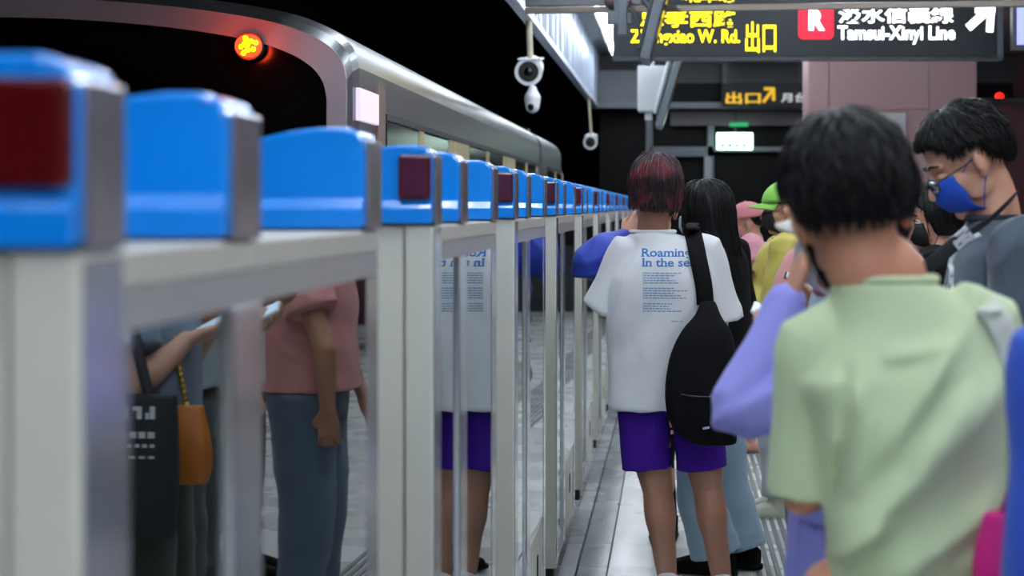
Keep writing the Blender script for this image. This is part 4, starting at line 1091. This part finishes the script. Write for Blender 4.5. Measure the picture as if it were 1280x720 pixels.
# ---------------------------------------------------------------- three people in the queue seen as reflections
s = 495; GREYT = cloth('blue_grey_tee', '#7c8ea0'); DKT = cloth('dark_olive_trousers', '#3b403c')
X = .47
p = Person('person in a blue grey T-shirt tapping a phone, reflected in the nearest wide glass', X, FP / s, 90, H=1.55, skinm=SK_PALE)
p.J['head'] = Vector((.455, FP / s, 1.43)); p.J['neck'] = Vector((.475, FP / s, 1.325))
for q, sg_ in (('L', -1), ('R', 1)):
    p.J['el' + q] = Vector((.435, FP / s + .20 * sg_, .985)); p.J['wr' + q] = Vector((.335, FP / s + .10 * sg_, 1.09))
    p.hand(q, (-.9, -.25 * sg_, .3), (0, -.35 * sg_, 1), 28, thumb=1 if q == 'L' else 1)
p.head(90, 22); p.body(.0045); p.hair('short', n=200, seed=19); p.face(); p.mask(M['white'])
p.shirt(GREYT, hem=.80, hw=.18, hd=.14, cw=.18, cd=.13, sl=.68, sr=(.07, .078), post=folds(.006, 60, 12, 3, 2))
p.legs(DKT, 1.95, .10, .085, .07, post=folds(.005, 70, 12, 3, 6)); p.shoes(mat('white_shoe_3', '#d0d0cc', .6), SOLE)
phone((.262, FP / s - .05, 1.135), (-.8, .0, .45), (.35, -.3, .8), 'pale phone held by the person in the blue grey T-shirt', M['white'])
yb = FP / s - .262
tb = empty('tote_bag', (.47, yb, .62), 'black tote bag with white print hanging beside the dark olive trousers', 'bag')
g = G().loft([(Vector((.47, yb, .63)), Vector((.15, 0, 0)), Vector((0, .03, 0))), (Vector((.47, yb, .75)), Vector((.16, 0, 0)), Vector((0, .04, 0))), (Vector((.47, yb, .97)), Vector((.155, 0, 0)), Vector((0, .022, 0)))], n=32, e=5)
bo = vox('bag_body', g, mat('black_canvas', '#1d2224', .85, bump=.2, bscale=300), tb, .006, 3, folds(.005, 70, 10, 2, 4))
G().tube([(.38, yb, .96), (.42, yb + .01, 1.12), (.46, yb + .06, 1.26), (.48, yb + .1, 1.29)], .014, n=8, flat=.4).obj('handle', M['dkgrey'], tb, smooth=True)
G().tube([(.56, yb, .96), (.53, yb + .01, 1.12), (.50, yb + .06, 1.26), (.48, yb + .1, 1.29)], .014, n=8, flat=.4).obj('handle', M['dkgrey'], tb, smooth=True)
V, F = [], []
def dash3(xa, xb, za, zb_):
    n_ = len(V); V.extend([Vector((xa, yb, za)), Vector((xb, yb, za)), Vector((xb, yb, zb_)), Vector((xa, yb, zb_))]); F.append((n_, n_ + 1, n_ + 2, n_ + 3))
x = .36
for i in range(7):
    dash3(x, x + .012, .915, .945); dash3(x, x + .022, .935, .945) if i % 2 else dash3(x + .014, x + .022, .915, .93); x += .031
for i in range(9): dash3(.36 + i * .023, .374 + i * .023, .822, .828)
for i in range(4): dash3(.36 + i * .022, .376 + i * .022, .87, .885)
for i in range(5): dash3(.36 + i * .018, .371 + i * .018, .848, .856)
for i in range(14):
    a = 2 * pi * i / 14; b = 2 * pi * (i + 1) / 14; n_ = len(V)
    V += [Vector((.50, yb, .873)), Vector((.50 + .032 * cos(a), yb, .873 + .03 * sin(a))), Vector((.50 + .032 * cos(b), yb, .873 + .03 * sin(b)))]; F.append((n_, n_ + 1, n_ + 2))
conform(V, F, 'print', mat('white_print', '#c9cdcb', .7), tb, bo)
OR = mat('orange_leather', '#b96a22', .4, vary=.1)
ob = empty('handbag', (.35, FP / s + .02, .75), 'small orange leather handbag hanging on a chain in front of the dark olive trousers', 'bag')
g = G().loft([(Vector((.335, FP / s - .12, .74)), Vector((.055, 0, 0)), Vector((0, .03, 0))), (Vector((.335, FP / s - .12, .82)), Vector((.065, 0, 0)), Vector((0, .04, 0))), (Vector((.33, FP / s - .12, .93)), Vector((.04, 0, 0)), Vector((0, .015, 0)))], n=24, e=3)
vox('bag_body', g, OR, ob, .005, 3, folds(.005, 40, 14, 3, 4))
g = G()
for i in range(12):
    t = i / 11; c = Vector((.33 + .03 * t, FP / s - .12, .93 + .16 * t)); g.ell(c, (.008, .008, .011), nu=8, nv=6)
g.obj('chain', mat('gold_chain', '#c9a050', .25, 1), ob, smooth=True)

s = 430; yy = FP / s; X = .60
p = Person('person in a pale grey T-shirt holding up a black phone, in dark cuffed trousers', X, yy, 90, H=1.56, skinm=SK_TAN)
p.J['head'] = Vector((.60, yy, 1.435)); p.J['neck'] = Vector((.615, yy, 1.325))
for q, sg_ in (('L', -1), ('R', 1)):
    p.J['el' + q] = Vector((.60, yy + .20 * sg_, 1.03)); p.J['wr' + q] = Vector((.455, yy + .06 * sg_, 1.13)); p.hand(q, (-.85, -.1 * sg_, .4), (.2, -.6 * sg_, .7), 35)
p.head(90, 20); p.body(.0045); p.hair('short', n=150, seed=29); p.face(); p.mask(M['white'])
p.shirt(cloth('pale_grey_tee', '#a9b6bc'), hem=.90, hw=.17, hd=.15, cw=.18, cd=.14, sl=.8, post=folds(.007, 60, 12, 3, 12))
p.legs(cloth('charcoal_trousers', '#434a49', vary=.2), 1.95, .11, .10, .085, post=folds(.010, 10, 14, 3, 6)); p.shoes(mat('white_shoe_4', '#d0d0cc', .6), SOLE)
phone((.385, yy - .02, 1.185), (-.8, .0, .5), (.4, -.2, .8), 'black phone held up by the person in the pale grey T-shirt', M['black'])

s = 386; yy = FP / s; X = .45; PK = cloth('salmon_pink_tee', '#c98a86')
p = Person('person in a salmon pink T-shirt and grey blue jeans, reflected in the wide glass', X + .02, yy, 90, H=1.55, skinm=SK_TAN)
p.J['head'] = Vector((.52, yy, 1.42)); p.J['neck'] = Vector((.51, yy, 1.315))
p.J['elL'] = Vector((.36, yy - .24, .98)); p.J['wrL'] = Vector((.36, yy - .20, .78))
p.J['elR'] = Vector((.44, yy + .23, .98)); p.J['wrR'] = Vector((.33, yy + .18, .80))
p.head(90, 10); p.body(.006); p.hair('short', n=150, seed=39); p.face(); p.mask(M['white'])
p.shirt(PK, hem=.83, hw=.18, hd=.16, cw=.18, cd=.15, sl=.62, sr=(.08, .09), post=folds(.009, 50, 12, 3, 22))
p.legs(cloth('slate_jeans', '#556678', vary=.15), 1.95, .11, .085, .07, post=folds(.007, 70, 12, 3, 6)); p.shoes(BLACKC, SOLE)

# ---------------------------------------------------------------- black clothes behind the man with glasses
s = 330; yy = FP / s
p = Person('person with black hair and black clothes, behind the man with glasses', W(1170, 0, s).x, yy, 80, H=1.48, skinm=SK_MID)
p.head(100, 10); p.body(.007); p.hair('bob', n=200, seed=49); p.face(); p.mask(mat('black_mask_2', '#0c0c0e', .7))
p.shirt(BLACKC, hem=.80, hw=.2, hd=.15, cw=.19, cd=.15, long=True, post=folds(.006, 50, 12, 3, 22))
p.legs(BLACKC, 1.95); p.shoes(BLACKC, BLACKC)

# ---------------------------------------------------------------- man with glasses
s = 540; yy = FP / s
CHAR = mat('heather_grey_tee', '#3f4b58', .9, vary=.22, scale=120, bump=.2, bscale=400, sheen=.2)
p = Person('person in glasses and blue mask, heather grey T-shirt, looking down at the right', W(1250, 0, s).x, yy, 90, H=1.70, skinm=skin('warm_skin', '#c9967c'),
    J=dict(head=w_(1208, 201), neck=w_(1246, 272), chest=w_(1252, 390), shL=w_(1262, 305, -.175), shR=w_(1256, 305, .175), elL=w_(1262, 455, -.22), wrL=w_(1195, 420, -.08), elR=w_(1250, 455, .22), wrR=w_(1195, 420, .1)))
p.head(96, 30, 0); p.hand('L', (-.9, .2, .2), (0, .3, 1), 35); p.hand('R', (-.9, -.2, .2), (0, -.3, 1), 35)
p.body(.0045, head_neck=.053); p.hair('short', n=1500, seed=59, wild=1.3, th=.014); p.face(closed=p.skin)
p.mask(mat('royal_blue_mask', '#0f47b4', .75, vary=.1, scale=10, bump=.3, bscale=40))
sg7 = p.shirt(CHAR, hem=.85, hw=.19, hd=.145, cw=.19, cd=.140, sl=.7, sr=(.078, .085), post=folds(.006, 70, 10, 2.5, 3, .2), size=.006, neckw=.072)
rib(p, mat('dark_collar_rib', '#232c38', .9), p.J['neck'] + Vector((-.002, 0, -.001)), .066, .070, .008)
gl = empty('glasses', p.P(0, .1, 0), 'thin black framed glasses on the face above the blue mask', 'glasses')
gl.parent = None
g = G()
bpy.data.objects.remove(gl)
fr = None
def lens_ring(sx):
    return [p.P(sx * .034 + .025 * cos(2 * pi * i / 24), .108 - .010 * abs(cos(2 * pi * i / 24)) * (1 if cos(2 * pi * i / 24) * sx > 0 else 0), -.010 + .018 * sin(2 * pi * i / 24)) for i in range(25)]
g = G()
for sx in (-1, 1): g.tube(lens_ring(sx), .0023, n=6, sub=1)
g.tube([p.P(-.009, .109, -.004), p.P(0, .112, -.001), p.P(.009, .109, -.004)], .0016, n=6)
for sx in (-1, 1): g.tube([p.P(sx * .059, .100, -.004), p.P(sx * .070, .085, -.002), p.P(sx * .080, .02, .002), p.P(sx * .083, -.012, .006)], .0018, n=6, sub=2)
fr = g.obj('glasses', mat('black_frame', '#0a0a0c', .3), p.o, smooth=True)
for sx in (-1, 1):
    R = lens_ring(sx)[:-1]; n = len(R); c = sum(R, Vector()) / n
    mk('lens', R + [c], [(i, (i + 1) % n, n) for i in range(n)], glass_mat('lens_glass', (.93, .95, .97, 1), 1.35, .04), fr, smooth=True)
# collar strap with buckle, white stripe on the chest
bgp = empty('crossbody_strap', w_(1182, 294, -.16), 'dark crossbody strap with pale grey plastic buckle, in front of the grey T-shirt', 'strap')
DS = mat('dark_webbing', '#23272d', .8, bump=.3, bscale=500)
G().tube([w_(1262, 246, -.05), w_(1240, 262, -.12), w_(1218, 277, -.17), w_(1196, 290, -.19)], .019, n=10, flat=.15, side=(.55, 0, .8)).obj('webbing', DS, bgp, smooth=True)
G().tube([w_(1177, 303, -.20), w_(1160, 318, -.20), w_(1140, 336, -.18)], .019, n=10, flat=.15, side=(.65, 0, .75)).obj('webbing', DS, bgp, smooth=True)
d1 = Vector((-.76, -.03, -.62)).normalized(); n1 = Vector((-.62, 0, .78))
g = G()
for o_ in (-1, 1): g.obox(w_(1186, 296, -.20) + n1 * .013 * o_, d1 * .022, n1 * .0035, Vector((0, .005, 0)))
g.obox(w_(1186, 296, -.20) - d1 * .019, d1 * .005, n1 * .017, Vector((0, .005, 0))).obox(w_(1186, 296, -.20) + d1 * .019, d1 * .004, n1 * .017, Vector((0, .005, 0)))
g.obox(w_(1186, 296, -.20), d1 * .018, n1 * .006, Vector((0, .004, 0)))
g.obj('buckle', mat('grey_plastic', '#a9aeb6', .35), bgp, bevel=.0015)
strap('stripe', sg7, [w_(1218, 292), w_(1200, 304), w_(1189, 322), w_(1184, 350), w_(1182, 380)], .010, WHITE_T, p.o, lift=.001, thick=.002)

# ---------------------------------------------------------------- green T-shirt in front
s = 850; yy = FP / s
GRN = mat('pale_green_cotton', '#c2d2a8', .88, vary=.03, scale=5, bump=.1, bscale=260, sheen=.15)
J = dict(head=w_(1063, 256, .01), neck=w_(1106, 350), chest=w_(1125, 480), waist=w_(1142, 620), pelvis=w_(1146, 700), shL=w_(1022, 428), shR=w_(1226, 400), elL=w_(1003, 622, .02), wrL=w_(1100, 590, .17), elR=w_(1250, 610, .06), wrR=w_(1190, 560, .20))
p = Person('person seen from behind in a pale green T-shirt, short black hair', W(1130, 0, s).x, yy, 0, H=1.56, skinm=skin('peach_skin', '#c68a6c'), J=J, build=.86)
for q, sx in (('L', -1), ('R', 1)):
    for n_, z in (('hip', .84), ('kn', .46), ('an', .08)): p.J[n_ + q] = Vector((p.base.x + sx * .09, yy, z))
p.hk = 1.07; p.head(6, 6, -10); p.body(.005, head_neck=.060); p.hair('crop', n=1600, seed=69, th=.018, wild=1.2); p.face()
p.mask(mat('black_mask_3', '#0c0c0e', .7))
crease = [((1245, 470), (1010, 700), 22, .020), ((1180, 420), (1090, 560), 16, .012), ((1262, 600), (1080, 715), 20, .016), ((1060, 480), (1035, 560), 12, .012), ((1095, 640), (1030, 690), 12, .012),
          ((1100, 440), (1170, 425), 10, .006), ((1130, 560), (1200, 480), 14, .010), ((1190, 690), (1262, 650), 14, .012), ((1080, 500), (1060, 600), 12, .008)]
base_f = folds(.005, 52, 9, 2.2, 31, .15)
def green_post(p_, n_):
    q = base_f(p_, n_)
    if n_.y > .2: return q
    px = VX + p_.x * s; py = VY + (EYE - p_.z) * s; h = 0
    a, b = (1050, 470), (1036, 650)
    t = max(0, min(1, (py - a[1]) / (b[1] - a[1]))); cx_ = a[0] + (b[0] - a[0]) * t
    if 440 < py < 700: h -= .030 * math.exp(-((px - cx_) / 9) ** 2) * min(1, (py - 440) / 80)
    for (a, b, w__, am) in crease:
        dx, dy_ = b[0] - a[0], b[1] - a[1]; L_ = math.hypot(dx, dy_); t = ((px - a[0]) * dx + (py - a[1]) * dy_) / L_ / L_; d = abs((px - a[0]) * dy_ - (py - a[1]) * dx) / L_
        if -.15 < t < 1.15: h += 1.7 * am * math.exp(-(d / w__) ** 2) * max(0, min(1, sin(max(0, min(1, (t + .15) / 1.3)) * pi) * 1.3))
    return q + Vector((0, -1, 0)) * h
sh8 = p.shirt(GRN, hem=.79, hw=.132, hd=.13, cw=.156, cd=.13, sl=1.0, sr=(.058, .054), post=green_post, size=.006, neckw=.078, shw=.142, yoke=.06)
rib(p, GRN, p.J['neck'] + Vector((0, -.002, .002)), .074, .068, .007)
p.legs(cloth('grey_trousers', '#4a4c50'), 1.95, .09, .08, .065, top=.84, hw=.11); p.shoes(BLACKC, SOLE)
tb = empty('tote_bag', w_(1262, 560, .22), 'white cloth tote with a wide strap over the right shoulder of the green T-shirt', 'bag')
WC = cloth('white_canvas', '#d3d8cb')
strap('strap', sh8, [w_(1226, 378), w_(1238, 395), w_(1252, 425), w_(1262, 460)], .040, WC, tb, lift=.004, thick=.004)
G().tube([w_(1228, 384, -.05), w_(1224, 376, .02), w_(1226, 400, .10), w_(1240, 470, .17)], .022, n=10, flat=.3, side=(1, 0, 0)).obj('strap_front', WC, tb, smooth=True)
vox('bag_body', G().loft([(w_(1258, 640, .24), (.12, 0, 0), (0, .04, 0)), (w_(1258, 560, .24), (.13, 0, 0), (0, .05, 0)), (w_(1250, 470, .20), (.11, 0, 0), (0, .02, 0))], n=24, e=4), WC, tb, .008, 3, folds(.005, 60, 10, 3, 4))

# ---------------------------------------------------------------- blue clothes at the right edge
s = 1000; yy = FP / s
BL = cloth('cobalt_blue_cloth', '#1a49b4', vary=.06)
cx = .635
p = Person('person in a cobalt blue top, only a sleeve visible at the right edge', cx, yy, 0, H=1.56, skinm=SK_MID)
p.J['shL'] = Vector((cx - .155, yy, 1.235)); p.J['elL'] = Vector((cx - .155, yy + .02, .97)); p.J['wrL'] = Vector((cx - .14, yy + .18, .84))
p.J['shR'] = Vector((cx + .155, yy, 1.235)); p.J['neck'].z = 1.29; p.J['head'].z = 1.41
p.body(.007); p.hair('short', n=120, seed=79); p.face()
p.shirt(BL, hem=.80, hw=.17, hd=.14, cw=.17, cd=.13, long=True, sr=(.064, .068), cuff=.045, post=folds(.005, 70, 10, 2.5, 3, .2))
p.legs(BLACKC, 1.95, top=.9); p.shoes(BLACKC, SOLE)
mb = empty('shopping_bag', W(1262, 760, s, .24), 'magenta bag carried in front of the blue sleeve at the lower right corner', 'bag')
vox('bag_body', G().loft([(W(1330, 860, s, .26), (.06, 0, 0), (0, .04, 0)), (W(1318, 770, s, .26), (.062, 0, 0), (0, .045, 0)), (W(1306, 680, s, .25), (.035, 0, 0), (0, .02, 0))], n=24, e=3), mat('magenta_cloth', '#d0147e', .7), mb, .006, 3, folds(.004, 60, 10, 3, 4))
G().tube([W(1295, 684, s, .25), W(1308, 640, s, .22), W(1318, 684, s, .25)], .006, n=8).obj('handle', mat('magenta_cord', '#a3105f', .7), mb, smooth=True)
